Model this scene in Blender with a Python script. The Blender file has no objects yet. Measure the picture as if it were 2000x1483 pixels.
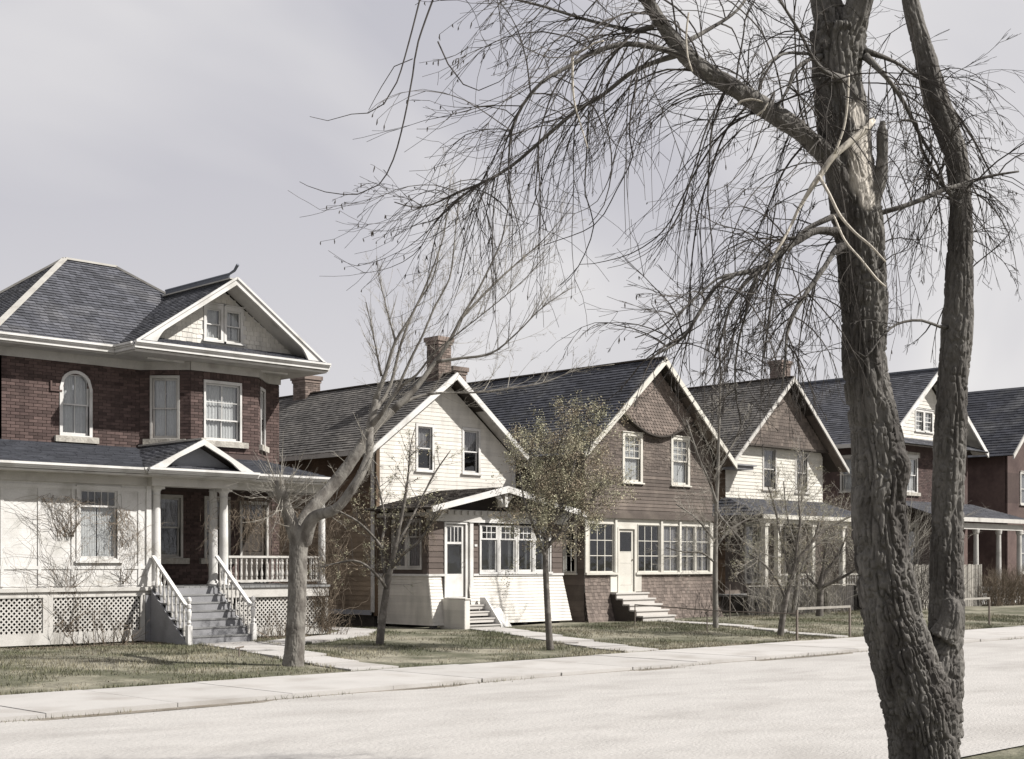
import bpy, math, random
import numpy as np
from mathutils import Vector
rnd = random.Random(7)
S = bpy.context.scene
COL = S.collection
rad = math.radians

# ---------------------------------------------------------------- camera
cam_data = bpy.data.cameras.new('camera')
cam = bpy.data.objects.new('camera', cam_data)
COL.objects.link(cam)
cam.location = (0, 0, 1.85)
cam.rotation_euler = (rad(90), 0, rad(45.5 - 90))
cam_data.sensor_width = 36
cam_data.lens = 36 * 2745 / 2000
cam_data.shift_y = (1100 - 741.5) / 2000
cam_data.clip_start = 0.1
cam_data.clip_end = 3000
S.camera = cam

# ---------------------------------------------------------------- sky and sun
SUN_EL, SUN_AZ = rad(42), rad(142)
world = bpy.data.worlds.new('World')
S.world = world
world.use_nodes = True
wn, wl = world.node_tree.nodes, world.node_tree.links
wn.clear()
w_out = wn.new('ShaderNodeOutputWorld')
w_bg = wn.new('ShaderNodeBackground')
w_bg.inputs['Strength'].default_value = 0.062
w_sky = wn.new('ShaderNodeTexSky')
w_sky.sky_type = 'NISHITA'
w_sky.sun_disc = False
w_sky.sun_elevation = SUN_EL
w_sky.sun_rotation = SUN_AZ
w_sky.dust_density = 3.0
w_sky.air_density = 1.0
w_tc = wn.new('ShaderNodeTexCoord')
w_map = wn.new('ShaderNodeMapping')
w_map.inputs['Rotation'].default_value = (0.465, 0.1995, 1.2048)
w_map.inputs['Scale'].default_value = (0.8, 3.4, 2.6)
w_n = wn.new('ShaderNodeTexNoise')
w_n.inputs['Scale'].default_value = 1.15
w_n.inputs['Detail'].default_value = 5
w_n.inputs['Roughness'].default_value = 0.42
w_n.inputs['Distortion'].default_value = 0.5
w_r = wn.new('ShaderNodeMapRange')
w_r.inputs['From Min'].default_value = 0.42
w_r.inputs['From Max'].default_value = 0.60
w_r.inputs['To Min'].default_value = 0.0
w_r.inputs['To Max'].default_value = 1.0
w_haze = wn.new('ShaderNodeMix'); w_haze.data_type = 'RGBA'
w_haze.label = 'haze'
w_sep = wn.new('ShaderNodeSeparateXYZ')
w_el = wn.new('ShaderNodeMapRange')
for k_, v_ in zip(('From Min', 'From Max', 'To Min', 'To Max'), (0.30, 0.95, 0.92, 0.45)):
    w_el.inputs[k_].default_value = v_
wl.new(w_tc.outputs['Generated'], w_sep.inputs[0])
wl.new(w_sep.outputs['Z'], w_el.inputs['Value'])
wl.new(w_el.outputs['Result'], w_haze.inputs['Factor'])
w_haze.inputs['B'].default_value = (6.05, 5.93, 6.35, 1)
w_cl = wn.new('ShaderNodeMix'); w_cl.data_type = 'RGBA'
w_cl.inputs['B'].default_value = (8.1, 7.95, 7.95, 1)
wl.new(w_tc.outputs['Generated'], w_map.inputs['Vector'])
wl.new(w_map.outputs['Vector'], w_n.inputs['Vector'])
wl.new(w_n.outputs['Fac'], w_r.inputs['Value'])
wl.new(w_sky.outputs['Color'], w_haze.inputs['A'])
wl.new(w_haze.outputs['Result'], w_cl.inputs['A'])
w_low = wn.new('ShaderNodeMapRange')
w_low.interpolation_type = 'SMOOTHSTEP'
for k_, v_ in zip(('From Min', 'From Max', 'To Min', 'To Max'), (-0.02, 0.30, 0.75, 0.0)):
    w_low.inputs[k_].default_value = v_
wl.new(w_sep.outputs['Z'], w_low.inputs['Value'])
w_max = wn.new('ShaderNodeMath'); w_max.operation = 'MAXIMUM'
wl.new(w_low.outputs['Result'], w_max.inputs[0]); wl.new(w_r.outputs['Result'], w_max.inputs[1])
wl.new(w_max.outputs[0], w_cl.inputs['Factor'])
wl.new(w_cl.outputs['Result'], w_bg.inputs['Color'])
wl.new(w_bg.outputs['Background'], w_out.inputs['Surface'])

sun_data = bpy.data.lights.new('sun', 'SUN')
sun_data.energy = 5.0
sun_data.angle = rad(0.6)
sun_data.color = (1.0, 0.965, 0.91)
sun = bpy.data.objects.new('sun', sun_data)
COL.objects.link(sun)
sv = Vector((math.sin(SUN_AZ) * math.cos(SUN_EL), math.cos(SUN_AZ) * math.cos(SUN_EL), math.sin(SUN_EL)))
sun.rotation_euler = sv.to_track_quat('Z', 'Y').to_euler()
sun.location = (20, -10, 30)

S.render.engine = 'CYCLES'
S.view_settings.view_transform = 'Standard'
S.view_settings.look = 'None'
S.view_settings.exposure = 0.7
S.view_settings.gamma = 1.0
S.view_settings.use_curve_mapping = False
S.cycles.max_bounces = 6
S.cycles.transparent_max_bounces = 12

# ---------------------------------------------------------------- materials
ALB = .88
def mat(name, base, var=.12, scale=3., rough=.85, bump=0., bscale=40., isl=0., base2=None, s2=1.2, lo=.5, hi=.62,
        stretch=(1, 1, 1), spec=.3, vcol=None):
    base = tuple(c * ALB for c in base); base2 = tuple(c * ALB for c in base2) if base2 else None
    m = bpy.data.materials.new(name)
    m.use_nodes = True
    n, l = m.node_tree.nodes, m.node_tree.links
    b = n['Principled BSDF']
    b.inputs['Roughness'].default_value = rough
    b.inputs['Specular IOR Level'].default_value = spec
    tc = n.new('ShaderNodeTexCoord')
    mp = n.new('ShaderNodeMapping')
    mp.inputs['Scale'].default_value = stretch
    l.new(tc.outputs['Object'], mp.inputs['Vector'])
    def noise(sc, det=4):
        t = n.new('ShaderNodeTexNoise')
        t.inputs['Scale'].default_value = sc
        t.inputs['Detail'].default_value = det
        l.new(mp.outputs['Vector'], t.inputs['Vector'])
        return t.outputs['Fac']
    def mrange(src, a, b_, c, d):
        r = n.new('ShaderNodeMapRange')
        for k, v in zip(('From Min', 'From Max', 'To Min', 'To Max'), (a, b_, c, d)):
            r.inputs[k].default_value = v
        l.new(src, r.inputs['Value'])
        return r.outputs['Result']
    col = None
    if base2 is not None:
        mx = n.new('ShaderNodeMix'); mx.data_type = 'RGBA'
        mx.inputs['A'].default_value = (*base, 1)
        mx.inputs['B'].default_value = (*base2, 1)
        l.new(mrange(noise(s2, 6), lo, hi, 0, 1), mx.inputs['Factor'])
        col = mx.outputs['Result']
    if vcol:
        at = n.new('ShaderNodeAttribute'); at.attribute_name = vcol[0]
        mx = n.new('ShaderNodeMix'); mx.data_type = 'RGBA'
        if col: l.new(col, mx.inputs['A'])
        else: mx.inputs['A'].default_value = (*base, 1)
        mx.inputs['B'].default_value = (*vcol[1], 1)
        l.new(at.outputs['Fac'], mx.inputs['Factor'])
        col = mx.outputs['Result']
    fac = mrange(noise(scale), .25, .75, 1 - var, 1 + var)
    fine = mrange(noise(bscale, 2), .3, .7, 1 - var * .7, 1 + var * .7)
    mu = n.new('ShaderNodeMath'); mu.operation = 'MULTIPLY'
    l.new(fac, mu.inputs[0]); l.new(fine, mu.inputs[1])
    fac = mu.outputs[0]
    if isl:
        g = n.new('ShaderNodeNewGeometry')
        oi = n.new('ShaderNodeObjectInfo')
        ad = n.new('ShaderNodeMath'); ad.operation = 'ADD'
        fr = n.new('ShaderNodeMath'); fr.operation = 'FRACT'
        l.new(g.outputs['Random Per Island'], ad.inputs[0]); l.new(oi.outputs['Random'], ad.inputs[1])
        l.new(ad.outputs[0], fr.inputs[0])
        mu = n.new('ShaderNodeMath'); mu.operation = 'MULTIPLY'
        l.new(mrange(fr.outputs[0], 0, 1, 1 - isl, 1 + isl), mu.inputs[0]); l.new(fac, mu.inputs[1])
        fac = mu.outputs[0]
    sc = n.new('ShaderNodeVectorMath'); sc.operation = 'SCALE'
    if col: l.new(col, sc.inputs[0])
    else: sc.inputs[0].default_value = base
    l.new(fac, sc.inputs['Scale'])
    l.new(sc.outputs[0], b.inputs['Base Color'])
    if bump:
        bp = n.new('ShaderNodeBump')
        bp.inputs['Strength'].default_value = 1
        bp.inputs['Distance'].default_value = bump
        l.new(noise(bscale, 5), bp.inputs['Height'])
        l.new(bp.outputs['Normal'], b.inputs['Normal'])
    return m

M = {}
M['white'] = mat('white_paint', (.59, .58, .565), .07, 2, .7, .002, 30, 0, (.42, .41, .385), 1.9, .50, .72)
M['white_board'] = mat('white_board_paint', (.60, .575, .53), .06, 2, .7, .001, 30, .07, (.44, .425, .395), 1.6, .48, .76, stretch=(2, 2, .6))
M['cream'] = mat('cream_paint', (.555, .535, .485), .07, 2, .7, .001, 30, .08, (.42, .395, .35), 1.3, .5, .78)
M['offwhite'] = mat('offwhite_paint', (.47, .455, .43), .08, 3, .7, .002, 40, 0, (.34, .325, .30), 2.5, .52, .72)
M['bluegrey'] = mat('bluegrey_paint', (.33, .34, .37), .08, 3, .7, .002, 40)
M['brick'] = mat('red_brick', (.092, .064, .058), .15, 6, .92, .003, 70, .35, (.066, .044, .041), 1.0, .45, .65)
M['brick_pale'] = mat('pale_chimney_brick', (.17, .135, .118), .15, 6, .92, .003, 70, .4, (.09, .07, .06), 2.0, .5, .65)
M['mortar'] = mat('dark_mortar', (.075, .056, .052), .15, 8, .95, .002, 60)
M['slate'] = mat('grey_roof_shingle', (.072, .074, .086), .12, 2, .85, .002, 60, .30, (.10, .10, .108), .9, .5, .68)
M['shingle_warm'] = mat('weathered_wood_shingle', (.098, .092, .088), .14, 2, .9, .002, 60, .30, (.145, .135, .125), .9, .48, .66)
M['shingle_dark'] = mat('dark_roof_shingle', (.042, .044, .055), .14, 2, .9, .002, 60, .30, (.085, .086, .092), .8, .5, .68)
M['shingle_brown'] = mat('brown_roof_shingle', (.12, .108, .098), .14, 2, .9, .002, 60, .30)
M['porch_roof'] = mat('tar_porch_roof', (.052, .055, .066), .14, 2, .9, .002, 60, .22)
M['cap'] = mat('pale_metal_cap', (.42, .405, .375), .1, 4, .6, .001, 30, 0, (.35, .33, .30), 3, .5, .7)
M['lead'] = mat('grey_sheet_metal', (.12, .13, .155), .12, 3, .6, .001, 30)
M['brown_board'] = mat('brown_stained_board', (.150, .105, .070), .14, 2, .85, .002, 40, .18, (.085, .060, .042), 1.2, .45, .65)
M['tan_board'] = mat('tan_weathered_board', (.27, .215, .155), .14, 2, .85, .002, 40, .16, (.19, .15, .11), 1.2, .45, .65)
M['brown_shingle'] = mat('brown_wall_shingle', (.105, .086, .075), .14, 3, .9, .002, 60, .28, (.15, .125, .107), 1.1, .5, .65)
M['brown_wide'] = mat('brown_porch_shingle', (.105, .084, .074), .12, 3, .9, .002, 60, .2)
M['scale'] = mat('grey_brown_scale_shingle', (.150, .122, .106), .12, 3, .9, .002, 60, .3)
M['tread'] = mat('worn_grey_tread', (.20, .20, .20), .14, 3, .8, .002, 50, .1, (.12, .12, .12), 2, .5, .66)
M['grey_paint'] = mat('grey_paint', (.23, .23, .24), .12, 2, .8, .002, 40, 0, (.15, .15, .155), 1.5, .5, .7)
M['dark_wood'] = mat('dark_wood', (.050, .042, .036), .15, 3, .9, .002, 40, .2)
M['fence_dark'] = mat('weathered_dark_board', (.055, .050, .046), .2, 3, .9, .003, 40, .35, stretch=(3, 3, .4))
M['fence_pale'] = mat('weathered_pale_board', (.25, .235, .21), .18, 3, .9, .003, 40, .3, stretch=(3, 3, .4))
M['stone'] = mat('rough_stone', (.40, .38, .34), .18, 5, .9, .012, 25, 0, (.30, .28, .25), 6, .5, .62)
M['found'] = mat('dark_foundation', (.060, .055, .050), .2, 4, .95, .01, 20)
M['concrete'] = mat('pale_concrete', (.40, .385, .37), .06, 1.2, .9, .002, 60, .05, (.31, .29, .27), .9, .5, .72)
M['step_conc'] = mat('pale_step', (.46, .44, .415), .06, 1.2, .85, .002, 60, .05)
M['road'] = mat('pale_dirt_road', (.385, .37, .355), .07, 2.2, .95, .016, 30, 0, (.325, .31, .295), .8, .48, .70, stretch=(.6, 1.1, 1))
M['dirt'] = mat('bare_dirt', (.19, .17, .145), .2, 1.5, .95, .02, 14, 0, (.14, .12, .095), 1.6, .45, .6)
M['lawn'] = mat('patchy_lawn', (.095, .094, .062), .25, 2.2, .95, .03, 16, 0, (.215, .20, .155), .55, .44, .60)
M['grass'] = mat('grass_blade', (.085, .090, .048), .3, .8, .8, 0, 3, .45, (.22, .20, .14), .55, .42, .60)
M['ground'] = mat('far_ground', (.16, .15, .11), .2, .3, .95, .02, 6, 0, (.10, .095, .06), .15, .4, .6)
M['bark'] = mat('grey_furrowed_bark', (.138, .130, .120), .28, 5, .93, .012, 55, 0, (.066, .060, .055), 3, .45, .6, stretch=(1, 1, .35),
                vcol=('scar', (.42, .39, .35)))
M['bark_pale'] = mat('pale_smooth_bark', (.19, .178, .160), .16, 8, .9, .004, 60, 0, (.10, .09, .08), 6, .46, .62, stretch=(1, 1, .5))
M['bark_young'] = mat('young_tree_bark', (.10, .09, .08), .2, 8, .9, .002, 60, 0, (.17, .155, .14), 7, .5, .6)
M['twig'] = mat('twig_bark', (.055, .048, .043), .2, 3, .85, 0, 10)
M['twig_pale'] = mat('pale_twig_bark', (.29, .27, .235), .2, 3, .85, 0, 10)
M['dead'] = mat('pale_sunlit_dead_branch', (.50, .46, .40), .2, 6, .85, .002, 50)  # pale dead wood, its sunlit brightness painted into the colour
M['bud'] = mat('spring_bud', (.34, .33, .225), .2, 3, .7, 0, 10, .45, (.27, .22, .16), 2.2, .45, .6)
M['vine'] = mat('dry_vine', (.15, .12, .09), .2, 3, .9, 0, 10, .4)
M['drape'] = mat('lace_curtain', (.50, .495, .475), .08, 3, .95, 0, 20)
M['drape_dark'] = mat('dim_curtain', (.20, .19, .185), .1, 3, .95, 0, 20)
M['iron'] = mat('rusty_iron', (.16, .135, .115), .2, 8, .7, .001, 60)
M['black'] = mat('black_hole', (.015, .014, .013), .1, 3, .9)

def glass_mat():
    m = bpy.data.materials.new('window_glass')
    m.use_nodes = True
    n, l = m.node_tree.nodes, m.node_tree.links
    n.clear()
    o = n.new('ShaderNodeOutputMaterial')
    mx = n.new('ShaderNodeMixShader')
    t = n.new('ShaderNodeBsdfTransparent'); t.inputs['Color'].default_value = (.93, .94, .95, 1)
    g = n.new('ShaderNodeBsdfGlossy'); g.inputs['Roughness'].default_value = .04
    g.inputs['Color'].default_value = (.85, .86, .88, 1)
    lw = n.new('ShaderNodeLayerWeight'); lw.inputs['Blend'].default_value = .5
    pw_ = n.new('ShaderNodeMath'); pw_.operation = 'POWER'; pw_.inputs[1].default_value = 4
    l.new(lw.outputs['Facing'], pw_.inputs[0])
    mr = n.new('ShaderNodeMapRange'); mr.inputs['To Min'].default_value = .05; mr.inputs['To Max'].default_value = .9
    tc = n.new('ShaderNodeTexCoord')
    nz = n.new('ShaderNodeTexNoise'); nz.inputs['Scale'].default_value = 2.5
    bp = n.new('ShaderNodeBump'); bp.inputs['Distance'].default_value = .006
    l.new(tc.outputs['Object'], nz.inputs['Vector']); l.new(nz.outputs['Fac'], bp.inputs['Height'])
    l.new(bp.outputs['Normal'], g.inputs['Normal'])
    l.new(pw_.outputs[0], mr.inputs['Value'])
    l.new(mr.outputs['Result'], mx.inputs['Fac'])
    l.new(t.outputs[0], mx.inputs[1]); l.new(g.outputs[0], mx.inputs[2])
    l.new(mx.outputs[0], o.inputs['Surface'])
    return m
M['glass'] = glass_mat()

# ---------------------------------------------------------------- helpers
ORIG = {}
def org(o):
    return ORIG.get(o.name, Vector((0, 0, 0))) if o else Vector((0, 0, 0))
def tag(o, label=None, cat=None, group=None, kind=None):
    if label: o['label'] = label
    if cat: o['category'] = cat
    if group: o['group'] = group
    if kind: o['kind'] = kind
    return o
def place(name, data, parent=None, at=None):
    o = bpy.data.objects.new(name, data)
    COL.objects.link(o)
    w = Vector(at) if at is not None else org(parent)
    ORIG[o.name] = w
    if parent:
        o.parent = parent
        o.location = w - org(parent)
    else:
        o.location = w
    return o
def thing(name, loc, label, cat, group=None):
    return tag(place(name, None, None, loc), label, cat, group)

class Fr:
    """A wall's own frame: u along the wall, d outwards, z up."""
    def __init__(s, o, u, n):
        s.o, s.u, s.n = o, u, n
    def w(s, u, d, z):
        return (s.o[0] + u * s.u[0] + d * s.n[0], s.o[1] + u * s.u[1] + d * s.n[1], z)
def front(Y): return Fr((0, Y), (1, 0), (0, -1))
def rear(Y): return Fr((0, Y), (1, 0), (0, 1))
def left(X): return Fr((X, 0), (0, 1), (-1, 0))
def right(X): return Fr((X, 0), (0, 1), (1, 0))

class MB:
    def __init__(s):
        s.v, s.f = [], []
    def add(s, vs, fs):
        b = len(s.v)
        s.v += vs
        s.f += [tuple(b + i for i in f) for f in fs]
        return s
    def hexa(s, p):
        return s.add(p, [(0, 1, 2, 3), (7, 6, 5, 4), (0, 4, 5, 1), (1, 5, 6, 2), (2, 6, 7, 3), (3, 7, 4, 0)])
    def box(s, fr, u0, u1, d0, d1, z0, z1):
        w = fr.w
        return s.hexa([w(u0, d0, z0), w(u1, d0, z0), w(u1, d1, z0), w(u0, d1, z0),
                       w(u0, d0, z1), w(u1, d0, z1), w(u1, d1, z1), w(u0, d1, z1)])
    def cube(s, x0, x1, y0, y1, z0, z1):
        return s.box(front(0), x0, x1, -y1, -y0, z0, z1)
    def prism(s, fr, poly, d0, d1):
        k = len(poly)
        vs = [fr.w(u, d0, z) for u, z in poly] + [fr.w(u, d1, z) for u, z in poly]
        return s.add(vs, [tuple(range(k)), tuple(range(2 * k - 1, k - 1, -1))] + [(i, (i + 1) % k, (i + 1) % k + k, i + k) for i in range(k)])
    def slab(s, poly, z0, z1):
        k = len(poly)
        vs = [(x, y, z0) for x, y in poly] + [(x, y, z1) for x, y in poly]
        return s.add(vs, [tuple(range(k)), tuple(range(2 * k - 1, k - 1, -1))] + [(i, (i + 1) % k, (i + 1) % k + k, i + k) for i in range(k)])
    def strip(s, pts, a, b):
        """solid bar swept straight between 3-D points, section a (wide, horizontal) by b (tall)"""
        for p, q in zip(pts[:-1], pts[1:]):
            p, q = Vector(p), Vector(q)
            t = (q - p).normalized()
            side = t.cross(Vector((0, 0, 1)))
            if side.length < 1e-4: side = Vector((1, 0, 0))
            side.normalize(); up = side.cross(t).normalized()
            side *= a / 2; up *= b / 2
            s.hexa([tuple(x) for x in (p - side - up, p + side - up, p + side + up, p - side + up,
                                       q - side - up, q + side - up, q + side + up, q - side + up)])
        return s
    def tube(s, pts, rs, n=5, cap=True):
        P = [Vector(p) for p in pts]
        b = len(s.v)
        t0 = (P[1] - P[0]).normalized()
        a = t0.orthogonal().normalized()
        for i, p in enumerate(P):
            t = (P[min(i + 1, len(P) - 1)] - P[max(i - 1, 0)])
            if t.length < 1e-9: t = t0
            t.normalize()
            a = (a - t * a.dot(t))
            if a.length < 1e-6: a = t.orthogonal()
            a.normalize()
            c = t.cross(a)
            for k in range(n):
                g = 2 * math.pi * k / n
                q = p + (a * math.cos(g) + c * math.sin(g)) * rs[i]
                s.v.append((q.x, q.y, q.z))
        for i in range(len(P) - 1):
            for k in range(n):
                k2 = (k + 1) % n
                s.f.append((b + i * n + k, b + i * n + k2, b + (i + 1) * n + k2, b + (i + 1) * n + k))
        if cap:
            s.f.append(tuple(b + k for k in range(n - 1, -1, -1)))
            s.f.append(tuple(b + (len(P) - 1) * n + k for k in range(n)))
        return s
    def lathe(s, c, prof, n=10):
        return s.tube([(c[0], c[1], c[2] + z) for r, z in prof], [r for r, z in prof], n)
    def build(s, name, m, parent=None, at=None, smooth=False, kind=None):
        w = Vector(at) if at is not None else org(parent)
        me = bpy.data.meshes.new(name)
        me.from_pydata([(x - w.x, y - w.y, z - w.z) for x, y, z in s.v], [], s.f)
        me.materials.append(M[m] if isinstance(m, str) else m)
        if smooth:
            me.polygons.foreach_set('use_smooth', [True] * len(me.polygons))
        me.update()
        o = place(name, me, parent, w)
        if kind: o['kind'] = kind
        return o

def urange(poly, z):
    us = []
    k = len(poly)
    for i in range(k):
        (u0, z0), (u1, z1) = poly[i], poly[(i + 1) % k]
        if min(z0, z1) - 1e-9 <= z <= max(z0, z1) + 1e-9:
            if abs(z1 - z0) < 1e-9: us += [u0, u1]
            else: us.append(u0 + (u1 - u0) * (z - z0) / (z1 - z0))
    return (min(us), max(us)) if us else None
def cut(segs, a, b):
    out = []
    for s0, s1 in segs:
        if b <= s0 or a >= s1: out.append((s0, s1)); continue
        if a > s0: out.append((s0, a))
        if b < s1: out.append((b, s1))
    return out
def wall(fr, poly, holes, name, m, parent, th=.12):
    """a real wall of thickness th with openings; poly convex in (u, z), holes (u0, u1, z0, z1)"""
    mb = MB()
    zs = sorted({round(z, 4) for _, z in poly} | {round(z, 4) for h in holes for z in h[2:4]})
    for za, zb in zip(zs[:-1], zs[1:]):
        if zb - za < 1e-4: continue
        ra, rb = urange(poly, za + 1e-6), urange(poly, zb - 1e-6)
        if not ra or not rb: continue
        segs = [(-1e3, 1e3)]
        for h in holes:
            if h[2] < (za + zb) / 2 < h[3]: segs = cut(segs, h[0], h[1])
        for a, b in segs:
            a0, a1 = (ra[0], rb[0]) if a < -900 else (a, a)
            b0, b1 = (ra[1], rb[1]) if b > 900 else (b, b)
            mb.hexa([fr.w(a0, 0, za), fr.w(b0, 0, za), fr.w(b0, -th, za), fr.w(a0, -th, za),
                     fr.w(a1, 0, zb), fr.w(b1, 0, zb), fr.w(b1, -th, zb), fr.w(a1, -th, zb)])
    return mb.build(name, m, parent)
def siding(fr, poly, holes, expo, m, parent, name='board', d=.004, butt=.020, zmin=None, zmax=None):
    z0 = min(z for _, z in poly) if zmin is None else zmin
    z1 = max(z for _, z in poly) if zmax is None else zmax
    n = max(1, round((z1 - z0) / expo)); e = (z1 - z0) / n
    for i in range(n):
        za, zb = z0 + i * e, z0 + (i + 1) * e
        ra, rb = urange(poly, za + 1e-5), urange(poly, zb - 1e-5)
        if not ra or not rb: continue
        segs = [(-1e3, 1e3)]
        for h in holes:
            ov = min(zb, h[3]) - max(za, h[2])
            if ov > .4 * e: segs = cut(segs, h[0], h[1])
        for a, b in segs:
            a0, a1 = (ra[0], rb[0]) if a < -900 else (a, a)
            b0, b1 = (ra[1], rb[1]) if b > 900 else (b, b)
            if a0 < ra[0]: a0 = ra[0]
            if a1 < rb[0]: a1 = rb[0]
            if b0 > ra[1]: b0 = ra[1]
            if b1 > rb[1]: b1 = rb[1]
            if b0 - a0 < .05 or b1 - a1 < -.02: continue
            j = rnd.uniform(-.001, .001); bt = d + butt
            MB().hexa([fr.w(a0, d, za + j), fr.w(b0, d, za + j), fr.w(b0, bt, za + j), fr.w(a0, bt, za + j),
                       fr.w(a1, d, zb), fr.w(b1, d, zb), fr.w(b1, d + .004, zb + .004), fr.w(a1, d + .004, zb + .004)]).build(name, m, parent)
def wall_shingles(fr, poly, holes, expo, wid, m, parent, name='shingle_course', d=.004, butt=.016, scale=False, jag=.006, slope=0):
    """rows of separate wall shingles, one course per part; scale=True gives rounded fish-scale butts"""
    z0 = min(z for _, z in poly); z1 = max(z for _, z in poly)
    n = max(1, round((z1 - z0) / expo)); e = (z1 - z0) / n
    for i in range(n):
        za, zb = z0 + i * e, z0 + (i + 1) * e
        r = urange(poly, za + .02 * e)
        r2 = urange(poly, zb - .02 * e)
        if not r or not r2: continue
        lo, hi = max(r[0], r2[0]) - .3 * expo, min(r[1], r2[1]) + .3 * expo
        lo, hi = max(lo, min(r[0], r2[0])), min(hi, max(r[1], r2[1]))
        mb = MB(); u = lo - (wid / 2 if i % 2 else 0)
        while u < hi:
            w_ = wid if scale else wid * rnd.uniform(.7, 1.3)
            a, b = max(u, lo), min(u + w_, hi)
            u += w_
            if b - a < .012: continue
            mid = (a + b) / 2
            if any(h[0] < mid < h[1] and min(zb, h[3]) - max(za, h[2]) > .4 * e for h in holes): continue
            zz = za + rnd.uniform(-jag, jag); g = .003; bt = d + butt
            def dd(z): return slope * (z1 - z)
            if scale and b - a > wid * .8:
                q = [(a + g, zz + .35 * e), (a + .25 * w_, zz + .08 * e), (mid, zz), (b - .25 * w_, zz + .08 * e), (b - g, zz + .35 * e)]
                k = len(q)
                vs = [fr.w(uu, bt + dd(z), z) for uu, z in q] + [fr.w(b - g, d + .004 + dd(zb), zb + .01), fr.w(a + g, d + .004 + dd(zb), zb + .01)]
                vb = [fr.w(uu, d + dd(z), z) for uu, z in q]
                mb.add(vs + vb, [tuple(range(k + 2))] + [(j, j + 1, k + 3 + j, k + 2 + j) for j in range(k - 1)])
            else:
                mb.add([fr.w(a + g, bt + dd(zz), zz), fr.w(b - g, bt + dd(zz), zz), fr.w(b - g, d + .004 + dd(zb), zb + .01), fr.w(a + g, d + .004 + dd(zb), zb + .01),
                        fr.w(a + g, d + dd(zz), zz), fr.w(b - g, d + dd(zz), zz), fr.w(b - g, d - .002 + dd(zb), zb), fr.w(a + g, d - .002 + dd(zb), zb)],
                       [(0, 1, 2, 3), (0, 4, 5, 1), (0, 3, 7, 4), (1, 5, 6, 2)])
        if mb.f: mb.build(name, m, parent, kind='stuff')
def roof(pts, m, parent, expo=.14, wid=.17, under='dark_wood', th=.05, butt=.028):
    """one roof slope: pts are its corners (convex), the first two along the eave"""
    P = [Vector(p) for p in pts]
    U = (P[1] - P[0]).normalized()
    N = U.cross(P[2] - P[0]).normalized()
    if N.z < 0: N = -N; 
    V = N.cross(U).normalized()
    if V.z < 0: V = -V
    poly = [((p - P[0]).dot(U), (p - P[0]).dot(V)) for p in P]
    def w(u, v, h): return tuple(P[0] + U * u + V * v + N * h)
    k = len(P)
    mb = MB().add([w(u, v, 0) for u, v in poly] + [w(u, v, -th) for u, v in poly],
                  [tuple(range(k)), tuple(range(2 * k - 1, k - 1, -1))] + [(i, (i + 1) % k, (i + 1) % k + k, i + k) for i in range(k)])
    mb.build('roof_deck', under, parent)
    vmax = max(v for _, v in poly)
    n = max(1, round(vmax / expo)); e = vmax / n
    for i in range(n):
        va, vb = i * e - (.03 if i == 0 else 0), (i + 1) * e
        ra, rb = urange(poly, max(va, 0) + 1e-5), urange(poly, vb - 1e-5)
        if not ra or not rb: continue
        mb = MB(); lo, hi = min(ra[0], rb[0]), max(ra[1], rb[1])
        u = lo - rnd.uniform(0, wid)
        while u < hi:
            w_ = wid * rnd.uniform(.65, 1.35); a, b = u, u + w_; u += w_
            a0, b0, a1, b1 = max(a, ra[0]), min(b, ra[1]), max(a, rb[0]), min(b, rb[1])
            if b0 <= a0 and b1 <= a1: continue
            b0 = max(b0, a0); b1 = max(b1, a1); g = .004
            jz = rnd.uniform(-.006, .006); hb = butt + rnd.uniform(-.004, .005)
            mb.add([w(a0 + g, va + jz, hb), w(b0 - g, va + jz, hb), w(b1 - g, vb + .012, .007), w(a1 + g, vb + .012, .007),
                    w(a0 + g, va + jz, .002), w(b0 - g, va + jz, .002), w(b1 - g, vb, .002), w(a1 + g, vb, .002)],
                   [(0, 1, 2, 3), (0, 4, 5, 1), (0, 3, 7, 4), (1, 5, 6, 2)])
        if mb.f: mb.build('shingle_course', m, parent, kind='stuff')
BRICK = {}
def bricks(fr, u0, u1, z0, z1, holes, m, parent, single=0, L=.20, H=.062, J=.010, D=.014):
    """running-bond bricks proud of the mortar; the first `single` whole ones are parts, the rest one mass"""
    mb = MB(); i = 0; z = z0; cnt = 0
    while z + H <= z1 + .02:
        u = u0 - (L / 2 if i % 2 else 0)
        while u < u1:
            a, b = max(u, u0), min(u + L, u1); u += L + J
            if b - a < .03: continue
            segs = [(a, b)]
            for h in holes:
                if h[2] < z + H / 2 < h[3]: segs = cut(segs, h[0], h[1])
            for a, b in segs:
                if b - a < .02: continue
                dj = D + rnd.uniform(-.003, .003)
                if single and cnt < single and b - a > L - .01 and z + H < z1:
                    cnt += 1
                    key = (round(fr.u[0], 3), round(fr.u[1], 3), m)
                    if key not in BRICK:
                        me = bpy.data.meshes.new('brick'); q = MB()
                        f2 = Fr((0, 0), fr.u, fr.n)
                        q.box(f2, 0, L, 0, D, 0, H)
                        me.from_pydata(q.v, [], q.f); me.materials.append(M[m]); BRICK[key] = me
                    place('brick', BRICK[key], parent, fr.w(a, rnd.uniform(-.003, .003), z))
                else:
                    mb.box(fr, a, b, 0, dj, z, z + H)
        z += H + J; i += 1
    if mb.f:
        mb.build('brickwork', m, parent, kind='stuff')

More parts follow.
